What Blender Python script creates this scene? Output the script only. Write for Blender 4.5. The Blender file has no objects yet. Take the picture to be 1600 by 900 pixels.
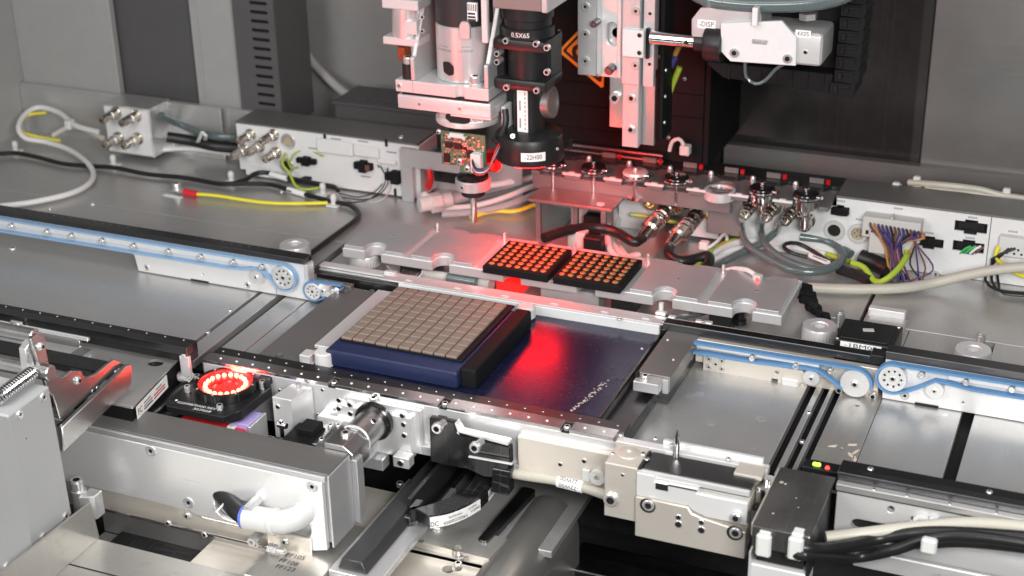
import bpy, bmesh, math, random
from mathutils import Vector, Matrix, Quaternion
random.seed(7)
S = 0.001                                   # everything below is written in millimetres
sc = bpy.context.scene
col = sc.collection

# ------------------------------------------------------------------ camera
YAW, PIT, ROL, FOC = -0.4035, 0.43425, -0.01981, 2396.0
cy, sy, cp, sp = math.cos(YAW), math.sin(YAW), math.cos(PIT), math.sin(PIT)
FW = Vector((sy*cp, cy*cp, -sp)); R0 = Vector((cy, -sy, 0)); U0 = R0.cross(FW)
RT = math.cos(ROL)*R0 + math.sin(ROL)*U0
UP = -math.sin(ROL)*R0 + math.cos(ROL)*U0
CAM = Vector((453.47, -1059.17, 600.0))
cd = bpy.data.cameras.new('camera'); cam = bpy.data.objects.new('camera', cd); col.objects.link(cam)
cam.matrix_world = Matrix(((RT.x, UP.x, -FW.x, CAM.x*S), (RT.y, UP.y, -FW.y, CAM.y*S), (RT.z, UP.z, -FW.z, CAM.z*S), (0, 0, 0, 1)))
cd.sensor_width = 36.0; cd.lens = 36.0*FOC/1600.0; cd.clip_start = 0.02; cd.clip_end = 50
cd.dof.use_dof = True; cd.dof.focus_distance = 1.24; cd.dof.aperture_fstop = 9.0
sc.camera = cam
# ------------------------------------------------------------------ world, lamps, exposure
w = bpy.data.worlds.new('World'); sc.world = w; w.use_nodes = True
w.node_tree.nodes['Background'].inputs[0].default_value = (0.93, 0.95, 1.0, 1)
w.node_tree.nodes['Background'].inputs[1].default_value = 0.055
sc.view_settings.view_transform = 'Standard'; sc.view_settings.look = 'None'
sc.view_settings.exposure = 0.0; sc.view_settings.gamma = 1.0
def area(name, loc, target, sx, sy_, power, color=(1, 1, 1), shape='RECTANGLE'):
    l = bpy.data.lights.new(name, 'AREA'); l.shape = shape; l.size = sx*S; l.size_y = sy_*S; l.energy = power; l.color = color
    o = bpy.data.objects.new(name, l); col.objects.link(o); o.location = Vector(loc)*S
    o.rotation_euler = (Vector(target)-Vector(loc)).to_track_quat('-Z', 'Y').to_euler(); return o
area('ceiling_lamp', (-60, -260, 640), (-60, -60, 0), 900, 260, 2.4, (1, .99, .97))
area('front_lamp', (600, -860, 560), (140, -120, 0), 360, 280, 12.0, (1, .985, .96))
area('left_lamp', (-320, -860, 480), (-200, -100, 0), 420, 300, 5.0, (1, .985, .97))

# ------------------------------------------------------------------ pixel -> place helpers (mm)
def ray(px, py): return FW + (px-800)/FOC*RT - (py-450)/FOC*UP
def PZ(px, py, z=0.0): v = ray(px, py); return CAM + v*((z-CAM.z)/v.z)
def PY(px, py, y): v = ray(px, py); return CAM + v*((y-CAM.y)/v.y)
def PX(px, py, x): v = ray(px, py); return CAM + v*((x-CAM.x)/v.x)

# ------------------------------------------------------------------ materials
MATS = {}
def nn(nt, t, **kw):
    n = nt.nodes.new(t)
    for k, v in kw.items(): setattr(n, k, v)
    return n
def mat(name, base, metallic=0.0, rough=0.5, brush=None, var=0.08, rvar=0.12, bump=0.0, nscale=60.0, emis=None, estr=0.0,
        trans=0.0, spec=0.5, coat=0.0, dirt=0.0, scratch=0.0, dust=0.0, ior=1.45):
    m = bpy.data.materials.new(name); m.use_nodes = True; nt = m.node_tree; p = nt.nodes['Principled BSDF']
    I = p.inputs
    I['Metallic'].default_value = metallic; I['Roughness'].default_value = rough; I['Specular IOR Level'].default_value = spec
    I['Coat Weight'].default_value = coat; I['Transmission Weight'].default_value = trans; I['IOR'].default_value = ior
    I['Base Color'].default_value = (*base, 1)
    if emis: I['Emission Color'].default_value = (*emis, 1); I['Emission Strength'].default_value = estr
    tc = nn(nt, 'ShaderNodeTexCoord')
    mp = nn(nt, 'ShaderNodeMapping'); nt.links.new(tc.outputs['Object'], mp.inputs['Vector'])
    sca = {'x': (4, 1300, 1300), 'y': (1300, 4, 1300), 'z': (1300, 1300, 4)}.get(brush, (nscale*8,)*3)
    mp.inputs['Scale'].default_value = sca
    n1 = nn(nt, 'ShaderNodeTexNoise'); n1.inputs['Scale'].default_value = 1.0; n1.inputs['Detail'].default_value = 3.0
    nt.links.new(mp.outputs[0], n1.inputs['Vector'])
    n2 = nn(nt, 'ShaderNodeTexNoise'); n2.inputs['Scale'].default_value = nscale*.35; n2.inputs['Detail'].default_value = 5.0
    n2.inputs['Roughness'].default_value = .62
    nt.links.new(tc.outputs['Object'], n2.inputs['Vector'])
    # colour variation: value = base * (1 + var*(noise-.5)*2)
    ad = nn(nt, 'ShaderNodeMath', operation='ADD'); nt.links.new(n1.outputs['Fac'], ad.inputs[0]); nt.links.new(n2.outputs['Fac'], ad.inputs[1])
    mr = nn(nt, 'ShaderNodeMapRange'); mr.inputs['From Min'].default_value = .6; mr.inputs['From Max'].default_value = 1.4
    mr.inputs['To Min'].default_value = 1-var; mr.inputs['To Max'].default_value = 1+var; nt.links.new(ad.outputs[0], mr.inputs['Value'])
    vm = nn(nt, 'ShaderNodeVectorMath', operation='SCALE'); vm.inputs[0].default_value = base
    nt.links.new(mr.outputs[0], vm.inputs['Scale'])
    last = vm.outputs[0]
    if dirt > 0:
        n3 = nn(nt, 'ShaderNodeTexNoise'); n3.inputs['Scale'].default_value = 55.0; n3.inputs['Detail'].default_value = 8.0
        n3.inputs['Roughness'].default_value = .7; nt.links.new(tc.outputs['Object'], n3.inputs['Vector'])
        r3 = nn(nt, 'ShaderNodeMapRange'); r3.inputs['From Min'].default_value = .58; r3.inputs['From Max'].default_value = .72
        r3.inputs['To Max'].default_value = dirt; nt.links.new(n3.outputs['Fac'], r3.inputs['Value'])
        mx = nn(nt, 'ShaderNodeMix', data_type='RGBA'); nt.links.new(r3.outputs[0], mx.inputs[0]); nt.links.new(last, mx.inputs[6])
        mx.inputs[7].default_value = (base[0]*.35, base[1]*.32, base[2]*.28, 1); last = mx.outputs[2]
    for amt, sc_, lo, hi, rz in ((scratch, (30, 1500, 1), .66, .70, .5), (scratch, (1500, 25, 1), .67, .71, .35), (dust, (2200, 2200, 2200), .70, .74, 0)):
        if amt <= 0: continue
        mq = nn(nt, 'ShaderNodeMapping'); mq.inputs['Scale'].default_value = sc_; mq.inputs['Rotation'].default_value = (0, 0, rz)
        nt.links.new(tc.outputs['Object'], mq.inputs['Vector'])
        nq = nn(nt, 'ShaderNodeTexNoise'); nq.inputs['Scale'].default_value = 1.0; nq.inputs['Detail'].default_value = 1.0; nt.links.new(mq.outputs[0], nq.inputs['Vector'])
        rq = nn(nt, 'ShaderNodeMapRange'); rq.inputs['From Min'].default_value = lo; rq.inputs['From Max'].default_value = hi; rq.inputs['To Max'].default_value = amt; nt.links.new(nq.outputs['Fac'], rq.inputs['Value'])
        mx = nn(nt, 'ShaderNodeMix', data_type='RGBA'); nt.links.new(rq.outputs[0], mx.inputs[0]); nt.links.new(last, mx.inputs[6]); mx.inputs[7].default_value = (.75, .75, .75, 1); last = mx.outputs[2]
    nt.links.new(last, I['Base Color'])
    m2 = nn(nt, 'ShaderNodeMapRange'); m2.inputs['From Min'].default_value = .6; m2.inputs['From Max'].default_value = 1.4
    m2.inputs['To Min'].default_value = max(.02, rough-rvar); m2.inputs['To Max'].default_value = min(1, rough+rvar)
    nt.links.new(ad.outputs[0], m2.inputs['Value']); nt.links.new(m2.outputs[0], I['Roughness'])
    if bump > 0:
        bp = nn(nt, 'ShaderNodeBump'); bp.inputs['Strength'].default_value = bump; bp.inputs['Distance'].default_value = .00012
        nt.links.new(n1.outputs['Fac'], bp.inputs['Height']); nt.links.new(bp.outputs[0], I['Normal'])
    MATS[name] = m; return m
def M(n): return MATS[n]
mat('deck_steel', (.54, .535, .53), .68, .34, 'x', .04, .05, .02, nscale=34, dirt=.16, scratch=.35)
mat('deck_steel_worn', (.52, .505, .475), .7, .32, 'y', .06, .06, .04, nscale=18, dirt=.3, scratch=.4)
mat('steel', (.62, .615, .61), .75, .34, 'x', .08, .08, .05)
mat('warm_steel', (.72, .67, .60), .55, .36, 'x', .05, .08, .05, dirt=.12)
mat('steel_y', (.5, .495, .49), 1.0, .32, 'y', .08, .08, .05)
mat('dark_steel', (.14, .14, .145), 1.0, .36, 'x', .12, .10, .05)
mat('alu', (.76, .76, .765), .55, .36, 'x', .02, .04, .03)
mat('alu_z', (.74, .74, .745), .7, .34, 'z', .05, .08, .05)
mat('alu_matt', (.58, .58, .59), .62, .42, None, .05, .08, .03, nscale=90)
mat('alu_bright', (.82, .82, .82), .5, .3, 'x', .02, .035, .02)
mat('steel_dull', (.34, .33, .32), .75, .34, 'y', .05, .05, .03)
mat('hood_steel', (.20, .195, .19), .85, .3, 'y', .06, .06, .02, dirt=.3, scratch=.15)
mat('strip_metal', (.74, .72, .72), 1.0, .22, 'x', .02, .04, .02)
mat('plate_metal', (.72, .70, .69), 1.0, .30, None, .02, .03, 0)
mat('rack_grey', (.27, .265, .265), .6, .4, None, .04, .06)
mat('rail_dark', (.06, .06, .062), .3, .36, 'y', .05, .05, .02)
mat('band_dark', (.028, .028, .03), .1, .4, None, .05, .05)
mat('anodised', (.78, .78, .775), .35, .42, 'x', .03, .06, .02)
mat('anodised_dark', (.25, .245, .24), .7, .45, 'x', .05, .06, .02)
mat('white_panel', (.68, .685, .69), .05, .38, None, .03, .05, nscale=30)
mat('wall_grey', (.32, .32, .315), .0, .42, None, .05, .08, nscale=9)
mat('wall_dark', (.085, .083, .085), .0, .45, None, .06, .06, nscale=6)
mat('wall_mid', (.035, .034, .033), .3, .2, None, .12, .08, nscale=12, dirt=.3, scratch=.04)
mat('box_grey', (.44, .45, .46), .25, .5, 'z', .04, .06, .02)
mat('black', (.010, .010, .011), .0, .4, None, .15, .1, nscale=50, spec=.3)
mat('black_anod', (.013, .013, .014), .0, .38, None, .12, .08, .02, nscale=60)
mat('black_gloss', (.010, .010, .011), .0, .2, None, .1, .08, coat=.2, scratch=.05)
mat('black_matt', (.008, .008, .009), .0, .6, None, .2, .1, nscale=50, spec=.2)
mat('pit', (.045, .046, .048), .0, .7, None, .3, .15, nscale=10, spec=.12)
mat('belt_pale', (.24, .39, .60), .0, .5, None, .08, .08, .08, nscale=40, dirt=.3)
mat('belt_blue', (.11, .25, .46), .0, .5, None, .08, .08, .08, nscale=40, dirt=.35)
mat('film', (.010, .012, .042), .25, .24, None, .1, .06, .01, nscale=40, dust=.06, scratch=.04, spec=.7)
mat('beige', (.24, .19, .158), .1, .5, None, .10, .12, nscale=30)
mat('navy', (.018, .026, .075), .1, .4, None, .1, .1, nscale=30)
mat('chrome', (.78, .77, .77), 1.0, .12, None, .03, .05)
mat('screw_steel', (.70, .69, .68), .7, .28, None, .06, .08)
mat('hole', (.008, .008, .008), .0, .8)
mat('nickel', (.58, .54, .49), 1.0, .24, None, .08, .08)
mat('brass', (.62, .42, .15), 1.0, .28, None, .08, .08)
mat('copper', (.72, .55, .24), .85, .38, None, .12, .1, nscale=80)
mat('plastic_white', (.60, .60, .59), .0, .35, None, .03, .05)
mat('nylon', (.72, .73, .71), .0, .42, None, .03, .05, trans=.15)
mat('plastic_grey', (.50, .50, .48), .0, .45, None, .03, .05)
mat('cable_cream', (.46, .44, .38), .0, .45, None, .05, .06, nscale=40)
mat('cable_grey', (.50, .50, .49), .0, .5, None, .05, .06)
mat('cable_white', (.68, .67, .66), .0, .45, None, .05, .06)
mat('cable_black', (.014, .014, .015), .0, .36, None, .1, .1)
mat('cable_yellow', (.75, .66, .04), .0, .42, None, .05, .06)
mat('cable_green', (.34, .46, .04), .0, .42, None, .05, .06)
mat('cable_red', (.62, .02, .025), .0, .4, None, .05, .06)
mat('wire_blue', (.035, .035, .16), .0, .45); mat('wire_brown', (.13, .055, .045), .0, .45); mat('wire_violet', (.085, .035, .12), .0, .45)
mat('wire_green', (.05, .35, .10), .0, .45); mat('wire_orange', (.42, .20, .05), .0, .45)
mat('hose_teal', (.17, .22, .225), .0, .12, None, .05, .05, trans=.45, coat=.3)
mat('hose_clear', (.55, .58, .60), .0, .2, None, .05, .05, trans=.4)
mat('pcb', (.035, .13, .075), .0, .36, None, .18, .1, nscale=120)
mat('pcb_tan', (.42, .36, .26), .2, .4); mat('tin', (.75, .75, .74), .9, .3)
mat('label_white', (.82, .82, .81), .0, .5); mat('ink', (.02, .02, .025), .0, .6); mat('ink_grey', (.22, .22, .23), .0, .6)
mat('print_white', (.82, .82, .80), .0, .5)
mat('sign_orange', (.90, .47, .04), .0, .45)
mat('blue_ring', (.10, .16, .62), .0, .4)
mat('led_red', (.8, .02, .02), .0, .4, emis=(1, .03, .02), estr=6.0)
mat('led_core', (1, .5, .4), .0, .4, emis=(1, .05, .022), estr=20.0)
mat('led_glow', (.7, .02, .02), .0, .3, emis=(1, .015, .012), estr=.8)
mat('lamp_red', (.7, .02, .02), .0, .3, emis=(1, .006, .006), estr=44.0)
mat('led_green', (.3, .8, .05), .0, .4, emis=(.45, 1, .05), estr=3.0)
mat('red_clear', (.55, .01, .015), .0, .2, trans=.3)
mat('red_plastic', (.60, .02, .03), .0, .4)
mat('violet_acryl', (.50, .42, .85), .0, .2, trans=.3)
mat('copper_red', (.45, .14, .06), .9, .35)
mat('solder_dust', (.75, .66, .58), .3, .5)

# ------------------------------------------------------------------ mesh builder
def circ(cx, cy_, r, n=24, a0=0.0): return [(cx+r*math.cos(a0+2*math.pi*i/n), cy_+r*math.sin(a0+2*math.pi*i/n)) for i in range(n)]
def slotp(x0, x1, yc, r, n=8):
    return [(x1-r+r*math.cos(-math.pi/2+math.pi*i/n), yc+r*math.sin(-math.pi/2+math.pi*i/n)) for i in range(n+1)] + \
           [(x0+r+r*math.cos(math.pi/2+math.pi*i/n), yc+r*math.sin(math.pi/2+math.pi*i/n)) for i in range(n+1)]
def rpoly(pts, rad, n=4):
    out = []; k = len(pts)
    for i in range(k):
        p = Vector(pts[i][:2]); r = pts[i][2] if len(pts[i]) > 2 else rad
        a = Vector(pts[i-1][:2])-p; b = Vector(pts[(i+1) % k][:2])-p
        if r <= 0: out.append(tuple(p)); continue
        ang = a.angle(b); d = min(r/math.tan(ang/2), a.length*.48, b.length*.48); r2 = d*math.tan(ang/2)
        p0 = p+a.normalized()*d; p1 = p+b.normalized()*d
        c = p+(a.normalized()+b.normalized()).normalized()*(r2/math.sin(ang/2))
        v0 = p0-c; v1 = p1-c; t = v0.angle(v1) if v0.length > 1e-6 and v1.length > 1e-6 else 0
        sgn = 1 if v0.x*v1.y-v0.y*v1.x > 0 else -1
        for j in range(n+1):
            th = sgn*t*j/n; out.append((c.x+v0.x*math.cos(th)-v0.y*math.sin(th), c.y+v0.x*math.sin(th)+v0.y*math.cos(th)))
    return out
def spline(pts, step=4.0):
    P = [Vector(p) for p in pts]
    if len(P) == 2: return P
    Q = [P[0]*2-P[1]]+P+[P[-1]*2-P[-2]]; out = []
    for i in range(1, len(Q)-2):
        p0, p1, p2, p3 = Q[i-1:i+3]; n = max(2, int((p2-p1).length/step))
        for j in range(n):
            t = j/n
            out.append(.5*((2*p1)+(p2-p0)*t+(2*p0-5*p1+4*p2-p3)*t*t+(3*p1-p0-3*p2+p3)*t**3))
    out.append(P[-1]); return out
class MB:
    def __init__(s): s.bm = bmesh.new()
    def _add(s, bm, mi, bev=0.0, seg=1, ang=30):
        if bev > 0:
            lim = math.radians(ang)
            es = [e for e in bm.edges if len(e.link_faces) == 2 and e.calc_face_angle(0) > lim]
            if es: bmesh.ops.bevel(bm, geom=es, offset=bev, offset_type='OFFSET', segments=seg, profile=.6, affect='EDGES', clamp_overlap=True)
        for f in bm.faces: f.material_index = mi
        me = bpy.data.meshes.new('t'); bm.to_mesh(me); bm.free(); s.bm.from_mesh(me); bpy.data.meshes.remove(me); return s
    def box(s, x0, x1, y0, y1, z0, z1, bev=.5, mi=0, seg=1, mtx=None):
        bm = bmesh.new(); bmesh.ops.create_cube(bm, size=1)
        c = Vector(((x0+x1)/2, (y0+y1)/2, (z0+z1)/2)); d = (abs(x1-x0), abs(y1-y0), abs(z1-z0))
        for v in bm.verts: v.co = Vector((v.co.x*d[0], v.co.y*d[1], v.co.z*d[2]))+c
        bev = min(bev, min(d)*.3)
        if mtx:
            for v in bm.verts: v.co = mtx @ v.co
        return s._add(bm, mi, bev, seg)
    def obox(s, c, ax, ay, az, dx, dy, dz, bev=.5, mi=0):      # oriented box: centre, three axes, three sizes
        c = Vector(c); X, Y_, Z_ = Vector(ax).normalized(), Vector(ay).normalized(), Vector(az).normalized()
        m = Matrix(((X.x, Y_.x, Z_.x, c.x), (X.y, Y_.y, Z_.y, c.y), (X.z, Y_.z, Z_.z, c.z), (0, 0, 0, 1)))
        return s.box(-dx/2, dx/2, -dy/2, dy/2, -dz/2, dz/2, bev, mi, 1, m)
    def lathe(s, p, axis, prof, seg=24, mi=0, knurl=None, cap=True):     # prof = [(radius, height along axis)]
        p = Vector(p); q = Vector(axis).normalized().to_track_quat('Z', 'Y'); bm = bmesh.new(); rings = []
        for k, (r, h) in enumerate(prof):
            if r <= 1e-6: rings.append([bm.verts.new(p+q @ Vector((0, 0, h)))])
            else:
                ring = []
                for i in range(seg):
                    rr = r*(1-.035*(i % 2)) if knurl and k in knurl else r
                    a = 2*math.pi*i/seg; ring.append(bm.verts.new(p+q @ Vector((rr*math.cos(a), rr*math.sin(a), h))))
                rings.append(ring)
        for a, b in zip(rings, rings[1:]):
            for i in range(seg):
                j = (i+1) % seg
                if len(a) == 1 and len(b) == 1: break
                if len(a) == 1: bm.faces.new((a[0], b[i], b[j]))
                elif len(b) == 1: bm.faces.new((a[i], b[0], a[j]))
                else: bm.faces.new((a[i], b[i], b[j], a[j]))
        if cap and len(rings[0]) > 1 and not (prof[0] == prof[-1]): bm.faces.new(rings[0])
        if cap and len(rings[-1]) > 1 and not (prof[0] == prof[-1]): bm.faces.new(rings[-1])
        bmesh.ops.recalc_face_normals(bm, faces=bm.faces); return s._add(bm, mi)
    def cyl(s, p0, p1, r, seg=20, mi=0, bev=.3, r2=None):
        p0, p1 = Vector(p0), Vector(p1); h = (p1-p0).length; r2 = r if r2 is None else r2; b = min(bev, r*.3, r2*.3, h*.3)
        pr = [(r-b, 0), (r, b), (r2, h-b), (r2-b, h)] if b > 0 else [(r, 0), (r2, h)]
        return s.lathe(p0, p1-p0, pr, seg, mi)
    def ring(s, p, axis, ro, ri, h, seg=28, mi=0, bev=.3):
        return s.lathe(p, axis, [(ri, 0), (ro-bev, 0), (ro, bev), (ro, h-bev), (ro-bev, h), (ri, h), (ri, 0)], seg, mi)
    def sphere(s, c, r, seg=12, mi=0, sz=1.0):
        n = max(6, seg//2); pr = [(max(0, r*math.sin(math.pi*i/n)), -r*sz*math.cos(math.pi*i/n)) for i in range(n+1)]
        pr[0] = (0, pr[0][1]); pr[-1] = (0, pr[-1][1]); return s.lathe(c, (0, 0, 1), pr, seg, mi)
    def prism(s, poly, plane, d0, d1, holes=(), bev=0.0, mi=0):
        bm = bmesh.new(); mp = {'XY': lambda a, b: (a, b, d0), 'XZ': lambda a, b: (a, d0, b), 'YZ': lambda a, b: (d0, a, b)}[plane]
        loops = []
        for lp in [poly]+list(holes):
            vs = [bm.verts.new(mp(*p[:2])) for p in lp]; loops.append(vs)
        if holes:
            es = [bm.edges.new((vs[i], vs[(i+1) % len(vs)])) for vs in loops for i in range(len(vs))]
            bmesh.ops.triangle_fill(bm, edges=es, use_beauty=True)
        else: bm.faces.new(loops[0])
        ex = bmesh.ops.extrude_face_region(bm, geom=list(bm.faces))
        d = {'XY': Vector((0, 0, 1)), 'XZ': Vector((0, 1, 0)), 'YZ': Vector((1, 0, 0))}[plane]*(d1-d0)
        bmesh.ops.translate(bm, vec=d, verts=[e for e in ex['geom'] if isinstance(e, bmesh.types.BMVert)])
        bmesh.ops.recalc_face_normals(bm, faces=bm.faces)
        return s._add(bm, mi, bev, 1, 50)
    def hull(s, verts, faces, mi=0, bev=0.0):
        bm = bmesh.new(); vs = [bm.verts.new(v) for v in verts]
        for f in faces: bm.faces.new([vs[i] for i in f])
        bmesh.ops.recalc_face_normals(bm, faces=bm.faces); return s._add(bm, mi, bev)
    def tube(s, pts, r, seg=8, mi=0, step=4.0, smooth=True, taper=None):
        P = spline(pts, step) if smooth else [Vector(p) for p in pts]
        bm = bmesh.new(); rings = []; t0 = (P[1]-P[0]).normalized(); n = t0.orthogonal().normalized()
        for i, p in enumerate(P):
            t = ((P[i+1] if i+1 < len(P) else p)-(P[i-1] if i else p)).normalized()
            n = (n-t*n.dot(t)); n = n.normalized() if n.length > 1e-6 else t.orthogonal().normalized(); b = t.cross(n)
            rings.append([bm.verts.new(p+r*(math.cos(2*math.pi*k/seg)*n+math.sin(2*math.pi*k/seg)*b)) for k in range(seg)])
        for a, b in zip(rings, rings[1:]):
            for k in range(seg): bm.faces.new((a[k], a[(k+1) % seg], b[(k+1) % seg], b[k]))
        bm.faces.new(rings[0]); bm.faces.new(rings[-1])
        bmesh.ops.recalc_face_normals(bm, faces=bm.faces); return s._add(bm, mi)
    def strip(s, pts, w, t, wdir=(0, 1, 0), mi=0, closed=False):    # belt: width along wdir, thickness t, path pts
        P = [Vector(p) for p in pts]; W = Vector(wdir)*w*.5; bm = bmesh.new(); rings = []; k = len(P)
        for i, p in enumerate(P):
            a = P[i-1] if (i or closed) else p; b = P[(i+1) % k] if (i+1 < k or closed) else p
            nrm = (b-a).normalized().cross(Vector(wdir)).normalized()*t*.5
            rings.append([bm.verts.new(p+W+nrm), bm.verts.new(p-W+nrm), bm.verts.new(p-W-nrm), bm.verts.new(p+W-nrm)])
        pr = list(zip(rings, rings[1:]))+([(rings[-1], rings[0])] if closed else [])
        for a, b in pr:
            for q in range(4): bm.faces.new((a[q], a[(q+1) % 4], b[(q+1) % 4], b[q]))
        if not closed: bm.faces.new(rings[0]); bm.faces.new(rings[-1])
        bmesh.ops.recalc_face_normals(bm, faces=bm.faces); return s._add(bm, mi)

# ------------------------------------------------------------------ objects
ORG = {}
def finish(mb, mats, org, ang=32):
    bm = mb.bm; lim = math.radians(ang)
    for f in bm.faces: f.smooth = True
    for e in bm.edges:
        if len(e.link_faces) != 2 or e.calc_face_angle(0) > lim: e.smooth = False
    for v in bm.verts: v.co = (v.co-org)*S
    me = bpy.data.meshes.new('mesh'); bm.to_mesh(me); bm.free()
    for m in ([mats] if isinstance(mats, str) else mats): me.materials.append(M(m))
    return me
def tag(o, label, cat, group=None, kind=None):
    if kind: o['kind'] = kind
    if label: o['label'] = label
    if cat: o['category'] = cat
    if group: o['group'] = group
    return o
def thing(name, label, cat, org=(0, 0, 0), group=None):
    o = bpy.data.objects.new(name, None); o.empty_display_size = .01; col.objects.link(o)
    o.location = Vector(org)*S; ORG[o] = Vector(org); return tag(o, label, cat, group)
def part(parent, name, mb, mats, label=None, kind=None):
    org = ORG[parent]; me = finish(mb, mats, org); me.name = name
    o = bpy.data.objects.new(name, me); col.objects.link(o); o.parent = parent; ORG[o] = org
    if label: o['label'] = label
    if kind: o['kind'] = kind
    return o
def single(name, label, cat, mb, mats, org=None, group=None, kind=None):
    if org is None:
        mb.bm.verts.ensure_lookup_table(); vs = [v.co for v in mb.bm.verts]
        org = Vector(((min(v.x for v in vs)+max(v.x for v in vs))/2, (min(v.y for v in vs)+max(v.y for v in vs))/2, min(v.z for v in vs)))
    me = finish(mb, mats, Vector(org)); me.name = name
    o = bpy.data.objects.new(name, me); col.objects.link(o); o.location = Vector(org)*S; ORG[o] = Vector(org)
    return tag(o, label, cat, group, kind)
def struct(name, mb, mats): return single(name, None, None, mb, mats, kind='structure')
SCR = {}
def screw(parent, p, axis=(0, 0, 1), r=3.0, h=3.0, kind='cap', name='screw', mats=('screw_steel', 'hole')):
    key = (kind,)+tuple(mats)
    if key not in SCR:
        m = MB()
        if kind == 'cap':
            m.lathe((0, 0, 0), (0, 0, 1), [(1, 0), (1, .8), (.86, 1), (.56, 1)], 16, 0, cap=False); m.lathe((0, 0, 0), (0, 0, 1), [(.56, 1), (.52, .45), (0, .45)], 6, 1, cap=False)
        elif kind == 'flat':
            m.lathe((0, 0, 0), (0, 0, 1), [(1, 0), (1, .7), (.9, 1), (.72, 1), (.66, .8), (.36, .8)], 18, 0, cap=False); m.lathe((0, 0, 0), (0, 0, 1), [(.36, .8), (.3, .1), (0, .1)], 6, 1, cap=False)
        elif kind == 'hole':
            m.lathe((0, 0, 0), (0, 0, 1), [(1, 0), (1, .6), (.78, 1)], 14, 0, cap=False); m.lathe((0, 0, 0), (0, 0, 1), [(.78, 1), (.72, .1), (0, .1)], 14, 1, cap=False)
        elif kind == 'dot':
            m.lathe((0, 0, 0), (0, 0, 1), [(1, 0), (.8, .8), (0, 1)], 8, 0, cap=False)
        else:
            m.lathe((0, 0, 0), (0, 0, 1), [(1, 0), (.95, .5), (.7, .85), (.4, 1)], 14, 0, cap=False); m.lathe((0, 0, 0), (0, 0, 1), [(.4, 1), (.34, .5), (0, .5)], 6, 1, cap=False)
        SCR[key] = finish(m, list(mats), Vector()); 
        for v in SCR[key].vertices: v.co /= S
        SCR[key].name = 'screw_'+kind
    o = bpy.data.objects.new(name, SCR[key]); col.objects.link(o); o.parent = parent
    o.location = (Vector(p)-ORG[parent])*S; o.rotation_mode = 'QUATERNION'
    o.rotation_quaternion = Vector(axis).normalized().to_track_quat('Z', 'Y'); o.scale = (r*S, r*S, h*S); return o
def text(parent, s, c, right, up, h, m='ink', name='lettering', off=.15, width=None, curve=None):
    cu = bpy.data.curves.new('t', 'FONT'); cu.body = s; cu.size = 1; cu.align_x = 'CENTER'; cu.align_y = 'CENTER'; cu.resolution_u = 2
    to = bpy.data.objects.new('t', cu); me = bpy.data.meshes.new_from_object(to)
    bpy.data.objects.remove(to); bpy.data.curves.remove(cu)
    X, Y_ = Vector(right).normalized(), Vector(up).normalized(); N = X.cross(Y_).normalized(); org = ORG[parent]
    xs = [v.co.x for v in me.vertices]; k = h/.72; kx = k
    if width: kx = width/(max(xs)-min(xs))
    ym = .36*0
    for v in me.vertices:
        x, y = v.co.x*kx, (v.co.y-ym)*k
        if curve:                                   # wrap round a vertical cylinder: (centre, radius)
            cc, rad = curve; a0 = math.atan2(c[1]-cc[1], c[0]-cc[0]); a = a0+x/rad
            q = Vector((cc[0]+(rad+off)*math.cos(a), cc[1]+(rad+off)*math.sin(a), c[2]+y))
        else: q = Vector(c)+X*x+Y_*y+N*off
        v.co = (q-org)*S
    me.materials.clear(); me.materials.append(M(m)); me.name = name
    for p in me.polygons: p.material_index = 0
    o = bpy.data.objects.new(name, me); col.objects.link(o); o.parent = parent; return o
# ================================================================== SETTING
dk = struct('deck', MB().box(-800, 640, -100, 350, -20, -8, 0), 'black_matt')
ORG_D = ORG[dk]
plates = [(-800, -273, -100, 172), (-268.6, -252, -100, 172), (-243.5, -221.4, -100, 172), (-220, -206, -100, 172), (-205.4, 115, -100, 172),
          (115.8, 243.2, -100, 172), (250.2, 254.8, -100, 172), (261, 264.3, -100, 172)]
for i, (x0, x1, y0, y1) in enumerate(plates):
    part(dk, 'floor_plate', MB().box(x0, x1, y0, y1, -7.5, 0, .35), 'deck_steel')
part(dk, 'floor_plate', MB().prism([(270.5, -100), (302.6, -100), (302.6, 172), (270.5, 172)], 'XY', -7.5, 0, [circ(287, 22, 1.6, 12), circ(289, -48, 1.3, 10)], .3), 'deck_steel_worn')
part(dk, 'floor_plate', MB().box(303.2, 365.2, -100, 172, -7.5, 0, .35), 'deck_steel')
part(dk, 'floor_plate', MB().box(374.8, 640, -100, 172, -7.5, 0, .35), 'deck_steel')
for x0, x1 in ((-800, -62), (-61, 258.5), (262, 640)):
    part(dk, 'floor_plate', MB().box(x0, x1, 172.6, 350, -7.5, 0, .35), 'deck_steel')
for px, py, r in ((440, 300, 2.2), (78, 327, 2.0), (145, 319, 3.2), (20, 388, 4.0), (660, 355, 1.6)):
    p = PZ(px, py, 0); screw(dk, p, r=r, h=1.2, kind='flat')
for px, py in ((360, 487), (325, 521), (1264, 647), (1253, 692)): screw(dk, PZ(px, py, -1), r=1.9, h=2.2, kind='cap')
for px, py, r in ((1092, 616, 4.5), (1078, 618, 4.5), (1097, 598, 4), (1112, 661, 4.2), (1190, 655, 4.5), (1475, 648, 3.0), (1063, 588, 1.2), (1068, 640, 1.2), (1180, 700, 1.3)):
    screw(dk, PZ(px, py, 0), r=r, h=.12, kind='dot')
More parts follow.
